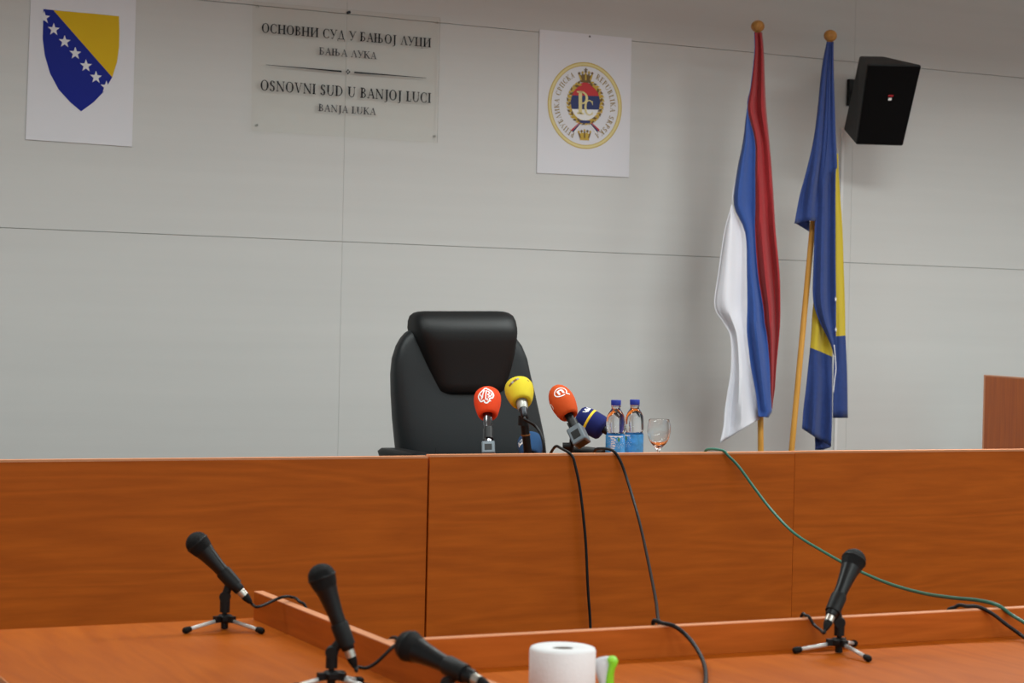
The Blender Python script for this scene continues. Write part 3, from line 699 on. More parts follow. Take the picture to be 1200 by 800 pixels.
def ribbon(pts, wd, n=5, closed=False):
    P = [V((x, y, 0)) for x, y in pts]
    if closed: P = P+[P[0]]
    P = catmull(P, n); o = []
    W = (lambda t: wd(t)) if callable(wd) else (lambda t: wd)
    E = []
    for i, q in enumerate(P):
        d = (P[min(i+1, len(P)-1)]-P[max(0, i-1)]).normalized(); nn = V((-d.y, d.x, 0))*W(i/(len(P)-1))*.5
        E.append(((q.x+nn.x, q.y+nn.y), (q.x-nn.x, q.y-nn.y)))
    for (a, b), (c, d) in zip(E, E[1:]): o.append([a, b, d, c])
    return o
def fillpoly(pts, n=10):
    """split a polygon into thin horizontal slices so that it can wrap a curved surface"""
    return [pts]
def press_mic(open_px, Y, idir, tilt, prof, Ln, fm, name, label, group=None):
    o = aty(*open_px, Y); d = V((idir[0], -idir[1])).normalized()
    ax = (CR*d.x+CU*d.y)*math.cos(R_(tilt))+CF*math.sin(R_(tilt))
    F = frame(o, ax, -CF)
    r_ = root(name, o, label, 'microphone')
    if group: r_['group'] = group
    bm = B(); lathe(bm, [(.0135, .012), (.0178, .003), (.022, -.0005)]+[(r, t*Ln) for t, r in prof], F, 36)
    build('foam_windscreen', bm, fm, r_, True)
    return r_, F, ax.normalized(), o
def mic_barrel(r_, F, prof, mt, name='barrel'):
    bm = B(); lathe(bm, prof, F, 22); return build(name, bm, mt, r_, 35)
def desk_stand(top, foot, label, pole_r=.009, lean=None):
    f = V((foot[0], foot[1], DZ))
    r_ = root('microphone_stand', f, label, 'microphone stand')
    bm = B(); lathe(bm, [(.0001, 0), (.055, 0), (.056, .008), (.045, .015), (.012, .02), (.0001, .02)], Matrix.Translation(f), 32); build('base', bm, M['blackp'], r_, 35)
    bm = B(); tube(bm, [f+V((0, 0, .018)), V(top)], pole_r, 14, sub=1); build('pole', bm, M['blackp'], r_, 40)
    return r_
def clip(r_, F, t0, t1, rad):
    bm = B(); n = 20; pr = []
    for t in (t0, t1):
        pr.append(t)
    rings = []
    for t in (t0, t1):
        for rr in (rad, rad+.004):
            rings.append([bm.verts.new(F @ V((rr*math.cos(R_(205+310*k/n-90+25-90)), rr*math.sin(R_(205+310*k/n-90+25-90)), t))) for k in range(n+1)])
    a, b, c, d = rings
    for k in range(n):
        for p, q in ((a, b), (b, d), (d, c), (c, a)): bm.faces.new((p[k], p[k+1], q[k+1], q[k]))
    for k in (0, n): bm.faces.new((a[k], b[k], d[k], c[k]))
    return build('clip', bm, M['blackp'], r_, 40)

def transmitter(r_, F, t0, t1, hw, hh, rotz=0):
    Fr = F @ Matrix.Rotation(R_(rotz), 4, 'Z')
    bm = B(); box(bm, -hw, hw, -hh, hh, t0, t1, 0, Fr); tx = bev(build('transmitter', bm, M['greymetal'], r_), .004, 2)
    bm = B(); box(bm, -hw*.55, hw*.55, hh, hh+.0012, t0+(t1-t0)*.25, t1-(t1-t0)*.3, 0, Fr); build('screen', bm, M['blackp'], tx, label='dark display window')
    bm = B(); box(bm, -hw*.7, hw*.7, -hh*.7, hh*.7, t0-.0012, t0, 0, Fr); build('end_plate', bm, M['gunmetal'], tx)
    return tx

# --- red-orange microphone with white calligraphic flame mark
r1, F1, ax1, o1 = press_mic((571.6, 487.5), 5.34, (-.03, -1), 38, FOAM_A, .098, M['orange1'], 'press_microphone', 'red-orange foam microphone with white flame-shaped mark, leftmost on the bench')
mic_barrel(r1, F1, [(.0001, .02), (.0135, .02), (.0135, .0), (.0135, -.03), (.0115, -.034), (.0115, -.088), (.0125, -.092), (.0125, -.10), (.0001, -.10)], M['barrelchrome'])
transmitter(r1, F1, -.145, -.101, .0195, .0195)
bm = B(); k_ = []
k_ += ribbon([(-.3, 8.6), (2.2, 6.6), (5.4, 4.2), (7.4, 1.0), (6.6, -2.6), (3.8, -3.8), (3.3, -6.2), (1.2, -8.2), (-1.4, -7.6), (-2.2, -5.4), (-5.2, -6.0), (-7.0, -3.0), (-7.6, .6), (-5.4, 3.6), (-2.6, 5.8)], 1.5, 5, True)
for s_ in ([(-1.2, 5.8), (-2.8, 1.2), (-3.4, -3.0)], [(.6, 5.4), (.2, .6), (-.4, -5.0)], [(-5.6, 1.6), (-4.2, -1.0), (-4.6, -4.0)], [(1.8, 4.4), (3.8, 2.2), (2.0, .4), (4.6, -1.4)], [(5.6, 2.0), (5.0, -.8), (2.0, -2.8)], [(1.2, -3.6), (1.4, -6.0)]):
    k_ += ribbon(s_, 1.15, 5)
k_ += ribbon([(4.0, -6.0), (5.2, -6.3)], 1.2, 2)
decal(bm, F1, FOAM_A, .098, k_, .10, .50, .0031); build('flame_mark', bm, M['white'], r1, label='white calligraphic flame mark')
p_ = F1 @ V((0, -.0, -.06))
st = desk_stand(p_+CF*.018-V((0, 0, .012)), (p_.x+.04, p_.y+.06), 'black desk stand holding the red-orange microphone'); clip(st, F1, -.085, -.045, .0115)

# --- yellow microphone
FOAM_D = [(t, r*1.08) for t, r in FOAM_A]
r2, F2, ax2, o2 = press_mic((611.4, 471.8), 5.36, (-.20, -1), 48, FOAM_D, .092, M['yellow'], 'press_microphone', 'yellow foam microphone with small grey badge, second from left on the bench')
mic_barrel(r2, F2, [(.0001, .02), (.0172, .02), (.0172, .0), (.0155, -.022), (.0135, -.03), (.0001, -.03)], M['barrelgrey'])
mic_barrel(r2, F2, [(.0001, -.03), (.0125, -.03), (.0125, -.036), (.0105, -.042), (.0105, -.056), (.0065, -.062), (.0001, -.062)], M['gunmetal'], 'plug')
bm = B(); pat = []
for k in range(10): pat.append([(-8+1.6*k, -1.6), (-8+1.6*(k+1), -1.6), (-8+1.6*(k+1), 1.6), (-8+1.6*k, 1.6)])
decal(bm, F2, FOAM_D, .092, pat[:3]+pat[5:8], .27, .58, .0024, rot=24, mi=0); decal(bm, F2, FOAM_D, .092, pat[3:5]+pat[8:], .27, .58, .0024, rot=24, mi=1)
build('badge', bm, [M['brownprint'], M['greyprint']], r2, label='small brown and grey printed badge')
bm = B(); decal(bm, F2, FOAM_D, .092, [[(-1.2, -.8), (1.2, -.8), (1.2, .8), (-1.2, .8)]], -.8, .62, .0026, rot=-30); build('side_badge', bm, M['brownprint'], r2)
top = aty(613.5, 487, 5.33)+CF*.02; fo = aty(623, 536, 5.34)
st2 = desk_stand(top, (fo.x+.004, fo.y+.02), 'black desk stand holding the yellow microphone', .0125)
bm = B(); tube(bm, [top-V((0, 0, .03)), top+V((0, 0, .0))], .016, 14, sub=1); build('clip', bm, M['blackp'], st2, 40)
bm = B(); mp_ = top.lerp(V((fo.x+.004, fo.y+.02, DZ)), .33); dd = (top-mp_).normalized(); lathe(bm, [(.0126, -.002), (.0145, -.002), (.0145, .002), (.0126, .002)], frame(mp_, dd), 20); build('collar', bm, M['brownprint'], st2, 40)

# --- orange microphone with white n mark
r3, F3, ax3, o3 = press_mic((667.2, 487.6), 5.33, (-.42, -.9), 32, FOAM_B, .115, M['orange2'], 'press_microphone', 'orange foam microphone with white letter n in an oval, nearest the blue one')
mic_barrel(r3, F3, [(.0001, .02), (.0125, .02), (.0125, .0), (.0125, -.012), (.0115, -.016), (.0115, -.05), (.0001, -.05)], M['blackp'])
transmitter(r3, F3, -.104, -.046, .023, .0225, -14)
bm = B(); k_ = ribbon([(6.6*math.cos(R_(a)), 5.2*math.sin(R_(a))) for a in range(-50, 300, 20)], 1.1, 3)
k_ += ribbon([(3.9, -4.0), (5.6, -5.2), (7.6, -6.4)], 1.1, 3)
for x in (-2.3, 2.3): k_ += [[(x-1.0, -2.8), (x+1.0, -2.8), (x+1.0, 1.2), (x-1.0, 1.2)]]
k_ += [[(-3.3, 1.2), (-1.3, 1.2), (-1.3, 2.6), (-3.3, 2.6)], [(-1.3, 1.2), (.6, 1.2), (.6, 2.6), (-1.3, 2.6)], [(.6, 1.2), (3.3, 1.2), (2.6, 2.5), (.6, 2.6)]]
decal(bm, F3, FOAM_B, .115, k_, -.18, .60, .0030, rot=10); build('letter_mark', bm, M['white'], r3, label='white letter n in an oval')
bm = B(); decal(bm, F3, FOAM_B, .115, ribbon([(-5, 3), (-3, 4), (-1.5, 1), (-3.5, -2)], 1.2, 4)+ribbon([(-1.5, 1), (1, 3), (2.5, 0), (2, -5)], 1.2, 4), 1.25, .42, .0026); build('side_mark', bm, M['white'], r3)
p_ = F3 @ V((0, 0, -.035))
st3 = desk_stand(p_+CF*.018-V((0, 0, .014)), (p_.x+.005, p_.y+.035), 'black desk stand holding the orange microphone with the letter n', .008); clip(st3, F3, -.044, -.018, .0122)
bm = B(); kp = aty(664, 523, p_.y+.02); lathe(bm, [(.0001, -.012), (.012, -.012), (.012, .012), (.0001, .012)], frame(kp, CR), 16); build('knob', bm, M['blackp'], st3, 40)

# --- navy microphone with yellow band
r4, F4, ax4, o4 = press_mic((707.5, 503.2), 5.50, (-.82, -.46), 14, FOAM_C, .096, M['navy'], 'press_microphone', 'navy blue foam microphone with yellow band beside the water bottles')
mic_barrel(r4, F4, [(.0001, .02), (.0115, .02), (.0115, .0), (.0115, -.03), (.0105, -.034), (.0105, -.075), (.0001, -.075)], M['gunmetal'])
bm = B(); lathe(bm, [(.0400, .048), (.0407, .0485), (.0407, .0555), (.0400, .056)], F4, 40, cap=False); build('yellow_band', bm, M['yprint'], r4, True, label='yellow band around the foam')
bm = B()
for a in (-1.25, -.9): decal(bm, F4, FOAM_C, .096, ribbon([(-4, 2.5), (-1, -2.5), (2, 2.5), (3.5, -.5)], 1.3, 4), a+.2, .78, .0022)
decal(bm, F4, FOAM_C, .096, [[(-5+2*k, -1.6), (-3+2*k, -1.6), (-3+2*k, 1.6), (-5+2*k, 1.6)] for k in range(5)], -.95, .72, .0022, rot=0)
build('white_mark', bm, M['white'], r4, label='white mark on the navy foam')
bm = B(); decal(bm, F4, FOAM_C, .096, ribbon([(-1.6, -3), (-1.6, 3), (1.2, 3), (1.2, .2), (-1.4, .2)], 1.2, 4), .85, .74, .0020); build('side_mark', bm, M['yprint'], r4)
p_ = F4 @ V((0, 0, -.045))
st4 = desk_stand(p_+CF*.016-V((0, 0, .013)), (p_.x-.05, p_.y+.06), 'black desk stand holding the navy blue microphone', .007); clip(st4, F4, -.06, -.03, .0118)

# --- steel blue microphone behind the yellow one's stand
r5, F5, ax5, o5 = press_mic((621.5, 534.5), 5.56, (.02, -1), 52, FOAM_A, .094, M['blue2'], 'press_microphone', 'steel blue foam microphone low behind the yellow microphone stand')
mic_barrel(r5, F5, [(.0001, .02), (.0125, .02), (.0125, .0), (.0115, -.03), (.0115, -.06), (.0001, -.06)], M['blackp'])
bm = B()
pat = [[(-5+2*k, -4), (-3+2*k, -4), (-3+2*k, 4), (-5+2*k, 4)] for k in range(5)]
decal(bm, F5, FOAM_A, .094, pat, .98, .40, .0023); build('white_label', bm, M['white'], r5, label='white label on the blue foam')
bm = B(); decal(bm, F5, FOAM_A, .094, ribbon([(-3, -2.5), (-3, 1), (-.5, 2.5), (0, -1)], 1.2, 4)+ribbon([(1.2, -2), (1.4, 2.2), (3.4, 1.6), (3.2, -1.6)], 1.2, 4), .98, .40, .0023, .0012); build('label_print', bm, M['blue2'], r5)
p_ = F5 @ V((0, 0, -.04))
st5 = desk_stand(p_+CF*.012-V((0, 0, .014)), (p_.x+.02, p_.y+.075), 'low black desk stand holding the steel blue microphone', .007); clip(st5, F5, -.055, -.025, .0122)

# ================================================================== BOTTLES AND GLASS
def bottle():
    c = aty(721.3, 500, 5.36); r_ = root('water_bottle', (c.x, c.y, DZ), 'left water bottle with blue cap standing beside the navy microphone', 'bottle', 'water bottles on the bench')
    H = aty(721.3, 468.5, 5.36).z-DZ; s = H/.225; T = Matrix.Translation((c.x, c.y, DZ)); R0 = .0292
    pr = [(.0001, .004), (.016, .001), (.025, .001), (R0, .007), (R0, .022), (R0-.0008, .025), (R0-.0008, .104), (R0, .107), (R0, .118), (R0-.003, .122), (R0-.003, .126), (R0, .130), (R0, .158), (R0-.0008, .166), (.0265, .175), (.0225, .184), (.018, .191), (.0145, .196), (.0132, .200), (.0132, .203), (.0155, .204), (.0155, .207), (.0125, .208), (.0125, .214), (.0001, .214)]
    bm = B(); lathe(bm, [(r, t*s) for r, t in pr], T, 36); build('bottle_body', bm, M['pet'], r_, 50, label='clear plastic bottle full of water')
    bm = B(); lathe(bm, [(.0001, .2085*s), (.0152, .2085*s), (.0155, .211*s), (.0155, .2235*s), (.0145, .225*s), (.0001, .225*s)], T, 30); build('cap', bm, M['cap'], r_, 40, label='blue screw cap')
    bm = B(); lathe(bm, [(R0+.0004, .040*s), (R0+.0004, .1165*s)], T, 40, cap=False)
    lb = build('paper_label', bm, M['label'], r_, True, label='light blue printed label')
    F = frame((c.x, c.y, DZ), (0, 0, 1), -CF)
    pf = [(0, R0+.0004), (1, R0+.0004)]; bm = B()
    # rotated handwritten white lettering, running up the label
    tx = ribbon([(-3, 7), (2, 8.4), (3, 10.2), (.5, 11.3), (-3.4, 11.3)], 1.2, 4)+ribbon([(-3, 4.6), (1.5, 5.4), (3, 5)], 1.2, 4)+ribbon([(-3, 3), (3, 1.2), (-2.6, -.6)], 1.2, 4)+ribbon([(2.6, -2), (-2.6, -2.6)], 1.2, 4)+ribbon([(-2.8, -4.4), (2.6, -5), (-2.6, -7.4), (2.8, -7.6)], 1.2, 4)
    decal(bm, F, pf, .225*s, tx, .28, .36, .0022, .0006); build('label_lettering', bm, M['white'], lb, label='white script lettering')
    bm = B(); decal(bm, F, pf, .225*s, [[(0, -3), (2, -1), (2.2, 1.5), (0, 4), (-1.2, 1.2)]], -.28, .455, .0022, .0009); build('leaf_mark', bm, M['leaf'], lb, label='green leaf mark')
    bm = B()
    wv = [[(-14+2*k, -5), (-12+2*k, -5), (-12+2*k, -1.2+1.8*math.sin((k+1)*1.3)), (-14+2*k, -1.2+1.8*math.sin(k*1.3))] for k in range(14)]
    decal(bm, F, pf, .225*s, wv, 0, .22, .0022, .0005); build('dark_wave', bm, M['labeld'], lb, label='dark blue wave along the foot of the label')
    bm = B(); random.seed(3)
    sp = []
    for k in range(70):
        u, v = random.uniform(-13, 13), random.uniform(-8, 9); q = random.uniform(.25, .6); sp.append([(u-q, v), (u, v-q), (u+q, v), (u, v+q)])
    for k in range(11): sp.append([(-11+2*k, 9.5+.9*math.sin(k*2.)), (-9+2*k, 9.5+.9*math.sin((k+1)*2.)), (-9+2*k, 11.2), (-11+2*k, 11.2)])
    decal(bm, F, pf, .225*s, sp, 0, .40, .0022, .0004); build('splash_print', bm, M['white'], lb, label='white splash print')
    return r_
b1 = bottle(); c2 = aty(743.3, 500, 5.40)
b2 = b1.copy(); COL.objects.link(b2); b2.location = (c2.x, c2.y, DZ); b2.rotation_euler = (0, 0, R_(-75))
b2['label'] = 'right water bottle with blue cap standing next to the wine glass'
for chd in list(b1.children):
    c = chd.copy(); COL.objects.link(c); c.parent = b2
    for g in chd.children:
        d = g.copy(); COL.objects.link(d); d.parent = c
gc = aty(772.2, 500, 5.36); gz = aty(772.2, 491.3, 5.36).z-DZ
gl = root('stemmed_glass', (gc.x, gc.y, DZ), 'empty clear stemmed glass standing right of the water bottles', 'glass')
T = Matrix.Translation((gc.x, gc.y, DZ)); hb = gz
bm = B()
out = [(.0001, 0), (.030, 0), (.031, .002), (.012, .006), (.0055, .012), (.0045, .03), (.0045, hb-.098), (.006, hb-.092), (.013, hb-.085)]
bowl = [(.024, hb-.074), (.0325, hb-.058), (.0368, hb-.040), (.0368, hb-.024), (.0345, hb-.010), (.0318, hb)]
lathe(bm, out[:-2], T, 36); build('stem', bm, M['glass'], gl, 50)
bm = B(); inn = [(r-.0014, t+(.0 if t > hb-.06 else .0012)) for r, t in bowl][::-1]
lathe(bm, [(.0001, hb-.098), (.0045, hb-.098), (.006, hb-.093), (.013, hb-.085)]+bowl+[(.0311, hb+.0006)]+inn+[(.012, hb-.080), (.0001, hb-.087)], T, 44); build('bowl', bm, M['glass'], gl, 60)

# ================================================================== HANDHELD MICROPHONES on tripod stands
def table_mic(name_label, stand_label, ball, bw, end, ew, hubpx, colz, feet, br=.0245):
    a = atw(*ball, bw); e = atw(*end, ew); ax = (a-e).normalized(); Lm = (a-e).length
    F = frame(e, ax, -CF)
    r_ = root('handheld_microphone', e, name_label, 'microphone', 'table microphones')
    gr = [(.0205, Lm-.020), (.0225, Lm-.0135), (br, Lm-.003), (br*1.02, Lm-.0015), (br*1.02, Lm+.0015), (br, Lm+.003), (br*.95, Lm+.009), (br*.82, Lm+.0145), (br*.6, Lm+.0195), (br*.33, Lm+.0228), (.0001, Lm+.024)]
    bm = B(); lathe(bm, [(.0001, Lm-.020)]+gr, F, 32); build('grille', bm, M['mesh'], r_, 50)
    bm = B(); lathe(bm, [(br*1.03, Lm-.0016), (br*1.055, Lm-.0012), (br*1.055, Lm+.0012), (br*1.03, Lm+.0016)], F, 36, cap=False); build('grille_ring', bm, M['mbody'], r_, True)
    bm = B(); lathe(bm, [(.0001, 0), (.0105, 0), (.0118, .002), (.0125, .02), (.0138, Lm*.5), (.0155, Lm*.62), (.0178, Lm*.76), (.0205, Lm-.020), (.0001, Lm-.019)], F, 28); build('body', bm, M['mbody'], r_, 50)
    bm = B(); lathe(bm, [(.0001, 0), (.0092, 0), (.0092, -.014), (.0001, -.014)], F, 22); build('connector_ring', bm, M['silver'], r_, 40, label='silver connector ring')
    bm = B(); lathe(bm, [(.0001, -.014), (.0088, -.014), (.0085, -.020), (.0062, -.028), (.004, -.034), (.0001, -.034)], F, 20); build('plug', bm, M['rubber'], r_, 40)
    # stand
    hub = V(hubpx); fo = V((hub.x, hub.y, TZ))
    s = root('tripod_stand', fo, stand_label, 'microphone stand', 'tripod stands on the table')
    zh = TZ+.022
    bm = B(); lathe(bm, [(.0001, .002), (.0075, .002), (.0075, .030), (.0001, .030)], Matrix.Translation(fo), 16); build('centre_post', bm, M['blackp'], s, 40)
    bm = B(); lathe(bm, [(.0001, .016), (.016, .016), (.018, .019), (.018, .027), (.013, .031), (.0001, .031)], Matrix.Translation(fo), 6); 
    for ft in feet:
        dv = V((ft[0]-fo.x, ft[1]-fo.y, 0)).normalized(); mt = frame(fo+V((0, 0, .0225)), dv, (0, 0, 1)); box(bm, -.006, .006, -.0065, .0065, .006, .026, 0, mt)
    build('hub', bm, M['blackp'], s, 30)
    for ft in feet:
        fp = V((ft[0], ft[1], TZ+.0075)); st_ = fo+V((0, 0, .0225)); dv = (fp-st_).normalized()
        bm = B(); tube(bm, [st_+dv*.018, fp], .0042, 10, sub=1); lg = build('leg', bm, M['legmetal'], s, True, label='silver tripod leg')
        bm = B(); lathe(bm, [(.0001, -.010), (.0058, -.010), (.0068, -.003), (.0068, .004), (.005, .0075), (.0001, .0078)], frame(fp, dv), 16); build('rubber_foot', bm, M['rubber'], lg, True)
    # column up to swivel below the mic
    cpt = e+ax*.030; side = (V((fo.x, fo.y, cpt.z))-cpt)
    sw = V((fo.x, fo.y, colz))
    bm = B(); tube(bm, [fo+V((0, 0, .03)), fo+V((0, 0, .036))], .005, 12, sub=1); tube(bm, [fo+V((0, 0, .036)), sw], .0105, 16, sub=1); build('column', bm, M['blackp'], s, 40)
    # swivel joint and clip
    hd = CR
    bm = B(); lathe(bm, [(.0001, -.010), (.0105, -.010), (.0115, -.007), (.0115, .007), (.0105, .010), (.0001, .010)], frame(sw, -CF), 20); build('swivel', bm, M['blackp'], s, 40)
    near = e+ax*max(.012, min(.034, (sw-e).dot(ax)+.018))
    bm = B(); tube(bm, [sw, near+(sw-near).normalized()*.011], .0085, 12, sub=1)
    t_ = (near-e).dot(ax)
    lathe(bm, [(.0125, t_-.016), (.0155, t_-.016), (.0162, t_+.022), (.0150, t_+.026), (.0142, t_+.026)], F, 24); build('clip', bm, M['blackp'], s, 40)
    return F @ V((0, 0, -.034)), ax, r_
def foot(x, y): p = atz(x, y, TZ+.0075); return (p.x, p.y)
def third(hub, f1_, f2_):
    h = V((hub[0], hub[1], 0)); d = -((V((f1_[0], f1_[1], 0))-h)+(V((f2_[0], f2_[1], 0))-h))
    l = ((V((f1_[0], f1_[1], 0))-h).length+(V((f2_[0], f2_[1], 0))-h).length)/2
    d = d.normalized()*l if d.length > .01 else CF*l; return (h.x+d.x, h.y+d.y)
# left table
h1 = atz(263, 736, TZ+.002); fa, fb = foot(218.5, 738), foot(305.5, 738.5); h1.y += .0
w1 = (h1-EYE).dot(CF)
hb_ = V((h1.x, h1.y, 0))
tip1, ax1_, m1 = table_mic('black handheld microphone pointing left at back of left table', 'tripod stand on left table below the microphone pointing left',
    (231.5, 636.5), w1-.0, (281.5, 692), w1+.0, (h1.x, h1.y, 0), atz(0, 0, 0).z*0+(atw(265, 699, w1).z), [fa, fb, third(h1, fa, fb)])
h2 = atz(388, 805, TZ+.002); w2_ = (h2-EYE).dot(CF); fa, fb = foot(421, 797), foot(344, 805)
tip2, ax2_, m2 = table_mic('black handheld microphone standing nearly upright in front of the side rail', 'tripod stand on left table in front of the side rail',
    (377.2, 676), w2_, (408.5, 761), w2_, (h2.x, h2.y, 0), atw(392, 764, w2_).z, [fa, fb, third(h2, fa, fb)])
w3 = 3.14; h3 = atw(524, 800, w3); h3.z = TZ
fo3 = [(h3.x+.075*math.cos(a), h3.y+.075*math.sin(a)) for a in (.5, 2.6, 4.7)]
tip3, ax3_, m3 = table_mic('black handheld microphone nearest the camera, tipped low where the two rails meet', 'nearest tripod stand at the bottom edge, left of the paper roll',
    (480, 757), w3+.06, (555, 794.5), w3-.03, (h3.x, h3.y, 0), atw(526, 801, w3).z, fo3)
h4 = atz(983, 764, TZ+.002); w4 = (h4-EYE).dot(CF); fa, fb, fc = foot(933.5, 761.5), foot(1017, 771), foot(1001, 753.5)
tip4, ax4_, m4 = table_mic('black handheld microphone leaning right on the right table', 'tripod stand on the right table before the rear rail',
    (1000.5, 656.5), w4+.06, (973.5, 722), w4-.02, (h4.x, h4.y, 0), atw(983.5, 729, w4).z, [fa, fb, fc])

# ================================================================== CABLES
def cable(pts, r, mt, label, cat='cable', group=None, name='cable', sub=8):
    bm = B(); tube(bm, pts, r, 10, sub=sub); o = build(name, bm, mt, None, True); tag(o, label, cat, group); return o
rt = RZ+.004
p_ = atx(350, 704, 1.418)
cable([tip1+ax1_*.004, tip1-ax1_*.006, atx(301, 711, 1.325), atx(311, 708, 1.35), atx(323, 702.3, 1.378), atx(333, 699, 1.394), atz(342, 699.5, rt+.003), p_, V((1.432, p_.y-.02, .78)), V((1.44, p_.y-.03, .55)), V((1.45, p_.y-.03, .3)), V((1.47, p_.y-.05, .005)), V((1.6, p_.y-.1, .005))], .0032, M['cable'], 'black cable from the back left microphone over the side rail')
cable([tip2+ax2_*.004, tip2-ax2_*.006, atx(419, 781.5, 1.325), atx(429, 782.5, 1.34), atx(440, 777, 1.355), atx(452, 766, 1.372), atx(462, 756.5, 1.388), atz(471.5, 753.3, rt+.001), atx(478, 756, 1.420), V((1.436, 3.47, .76)), V((1.45, 3.48, .3)), V((1.48, 3.5, .005)), V((1.6, 3.55, .005))], .0032, M['cable'], 'black cable from the upright microphone over the side rail')
e3 = tip3
cable([e3+ax3_*.001, e3-ax3_*.015, e3-ax3_*.03+V((.01, 0, -.01)), V((e3.x+.028, e3.y-.05, TZ+.04)), V((e3.x+.03, e3.y-.10, TZ+.006)), V((e3.x+.02, e3.y-.22, TZ+.004)), V((e3.x-.02, 2.34, TZ+.004))], .0032, M['cable'], 'black cable from the nearest microphone running off the bottom edge')
cable([tip4+ax4_*.001, tip4-ax4_*.008, atw(961, 737.5, w4), aty(954, 732, 3.365), aty(948, 722.5, 3.378), V((aty(944, 721, 3.392).x, 3.392, rt+.001)), V((aty(940, 721, 3.41).x, 3.412, rt-.003)), V((aty(940, 722, 3.41).x, 3.43, .74)), V((aty(940, 722, 3.41).x, 3.45, .4)), V((aty(940, 722, 3.41).x, 3.5, .005)), V((aty(940, 722, 3.41).x, 3.7, .005))], .0032, M['cable'], 'black cable from the right microphone over the rear rail')
bt = topz+.0055
def X(px_, y=5.1): return aty(px_, 530, y).x
# yellow microphone cable on the bench
tipy = F2 @ V((0, 0, -.062))
cable([tipy+ax2*.001, tipy-ax2*.012, aty(626, 498, 5.32), aty(633, 507, 5.30), aty(637, 521, 5.28), V((aty(639, 527, 5.27).x, 5.27, DZ+.03)), V((X(645, 5.2), 5.22, DZ+.05)), V((X(650, 5.15), 5.15, topz+.016)), V((X(660), 5.112, topz+.014)), V((X(668), 5.09, topz-.004)), aty(674, 545, 5.082), aty(680, 575, 5.075), aty(686, 630, 5.07), aty(689, 690, 5.07), aty(692, 738, 5.07), V((aty(693, 740, 5.07).x, 5.06, .3)), V((aty(693, 740, 5.07).x, 5.04, .005)), V((aty(700, 740, 5.07).x, 4.9, .005))], .0042, M['cable'], 'black cable from the yellow microphone hanging down the bench front')
tn = F4 @ V((0, 0, -.075))
cable([tn+ax4*.001, tn-ax4*.012, V((tn.x+.012, tn.y+.01, DZ+.05)), V((tn.x-.03, tn.y-.03, DZ+.006)), V((X(700, 5.3), 5.30, DZ+.006)), V((X(694, 5.2), 5.22, DZ+.02)), V((X(698, 5.15), 5.16, topz+.0)), V((X(706), 5.118, topz+.0125)), V((X(716), 5.095, topz+.009)), aty(726, 538, 5.085), aty(735, 562, 5.06), aty(748, 606, 4.95), aty(758, 650, 4.7), aty(768, 700, 4.3), aty(774, 735, 3.9), V((aty(776, 740, 3.7).x, 3.62, .70)), V((aty(766, 735, 3.5).x-.01, 3.46, .76)), V((aty(766, 731, 3.41).x, 3.412, rt+.001)), V((aty(775, 729, 3.39).x, 3.386, rt+.002)), aty(790, 733.5, 3.365), aty(803, 743, 3.345), aty(816, 759, 3.30), aty(825, 778, 3.23), atz(827, 797, TZ+.005), atz(822, 815, TZ+.005), atz(800, 840, TZ+.005)], .0042, M['cable'], 'black cable hanging from the bench beside the bottles and looping over the rear rail')
cable([V((X(815, 5.5), 5.5, DZ+.006)), V((X(820, 5.25), 5.25, DZ+.008)), V((X(827, 5.15), 5.16, topz-.02)), V((X(834), 5.125, topz+.007)), V((X(846), 5.097, topz+.0055)), aty(853, 533.5, 5.085), aty(866, 547, 5.07), aty(885, 573, 5.03), aty(905, 598.5, 4.97), aty(930, 624, 4.87), aty(962, 644.5, 4.70), aty(1000, 665.5, 4.45), aty(1040, 683, 4.18), aty(1080, 694.5, 3.9), aty(1115, 700, 3.65), aty(1145, 703, 3.48), V((aty(1170, 711, 3.39).x, 3.393, rt+.002)), aty(1185, 720, 3.372), aty(1200, 729, 3.33), aty(1222, 744, 3.27), atz(1245, 765, TZ+.006), atz(1265, 800, TZ+.006)], .0042, M['gcable'], 'green cable sagging from the bench top across the front to the rear rail')
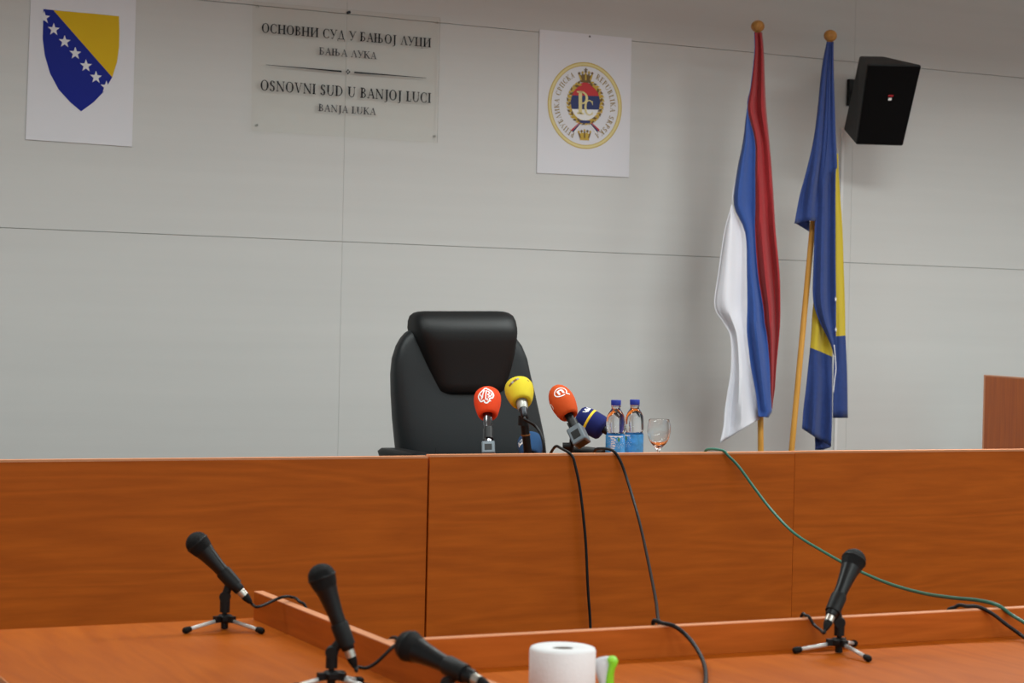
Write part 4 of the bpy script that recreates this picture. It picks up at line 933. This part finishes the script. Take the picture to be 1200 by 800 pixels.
cable([V((aty(1105, 715, 3.5).x, 3.7, .005)), V((aty(1108, 715, 3.5).x, 3.5, .1)), V((aty(1112, 715, 3.5).x, 3.46, .5)), V((aty(1114, 715, 3.42).x, 3.435, .77)), V((aty(1121, 711, 3.41).x, 3.412, rt)), V((aty(1133, 709, 3.395).x, 3.393, rt+.003)), aty(1147, 711, 3.385), aty(1163, 719, 3.37), aty(1180, 732, 3.345), aty(1200, 746.5, 3.31), atz(1222, 764, TZ+.006), atz(1245, 790, TZ+.006)], .0042, M['cable'], 'black cable crossing the rear rail at the far right below the green one')

# ================================================================== PAPER ROLL AND PACKET
rc = atw(659.5, 757, 3.42); RR = .0572; rtop = atw(659.5, 757, 3.42).z
pr_ = root('paper_roll', (rc.x, rc.y, TZ), 'white paper roll standing on the table at the bottom edge', 'paper roll')
bm = B(); T = Matrix.Translation((rc.x, rc.y, TZ)); H = rtop-TZ
lathe(bm, [(.0185, 0), (RR-.001, 0), (RR, .002), (RR, H-.006), (RR-.002, H-.002), (RR-.007, H), (.024, H-.001), (.0185, H-.003), (.0185, 0)], T, 56, cap=False); build('paper_winding', bm, M['paper'], pr_, 50)
bm = B(); lathe(bm, [(.0172, .0), (.0185, .0), (.0185, H-.004), (.0172, H-.004), (.0172, 0)], T, 40, cap=False); build('cardboard_core', bm, M['core'], pr_, 50)
# plastic packet: soft pillow with green trim
wq = 3.46
def pk(x, y, d=0): return atw(x, y, wq+d)
base = pk(708, 800)
pc = root('plastic_packet', (base.x, base.y, TZ), 'small white plastic packet with lime green edge right of the paper roll', 'packet')
def prow(y, l, r, th):
    a, b = pk(l, y), pk(r, y); return ((a+b)/2, (b-a)/2, -CF*th, CF*th)
zb = (pk(708, 800).z-TZ)
bm = B(); loft(bm, [prow(768.6, 708, 714, .003), prow(770, 702, 717, .008), prow(772.5, 697, 718, .012), prow(777, 697, 718, .016), prow(783, 697, 716, .018), prow(790, 698.5, 714, .02), prow(798, 701, 712, .021), prow(812, 704, 714, .022), prow(822, 702, 714, .02), prow(824, 703, 712, .01)], .8, 28); build('film', bm, M['packet'], pc, True)
ed = [(711, 770.5, 723), (711.5, 773.5, 724.5), (712, 777.5, 723.5), (711, 782, 721), (709, 789, 719.5), (707, 797, 719.5), (707, 808, 720), (708, 824, 719)]
bm = B(); loft(bm, [prow(768.6, 714, 720.5, .008)]+[prow(y, l, r, .0225) for l, y, r in ed], .8, 28); build('green_edge', bm, M['green'], pc, True, label='lime green edge')
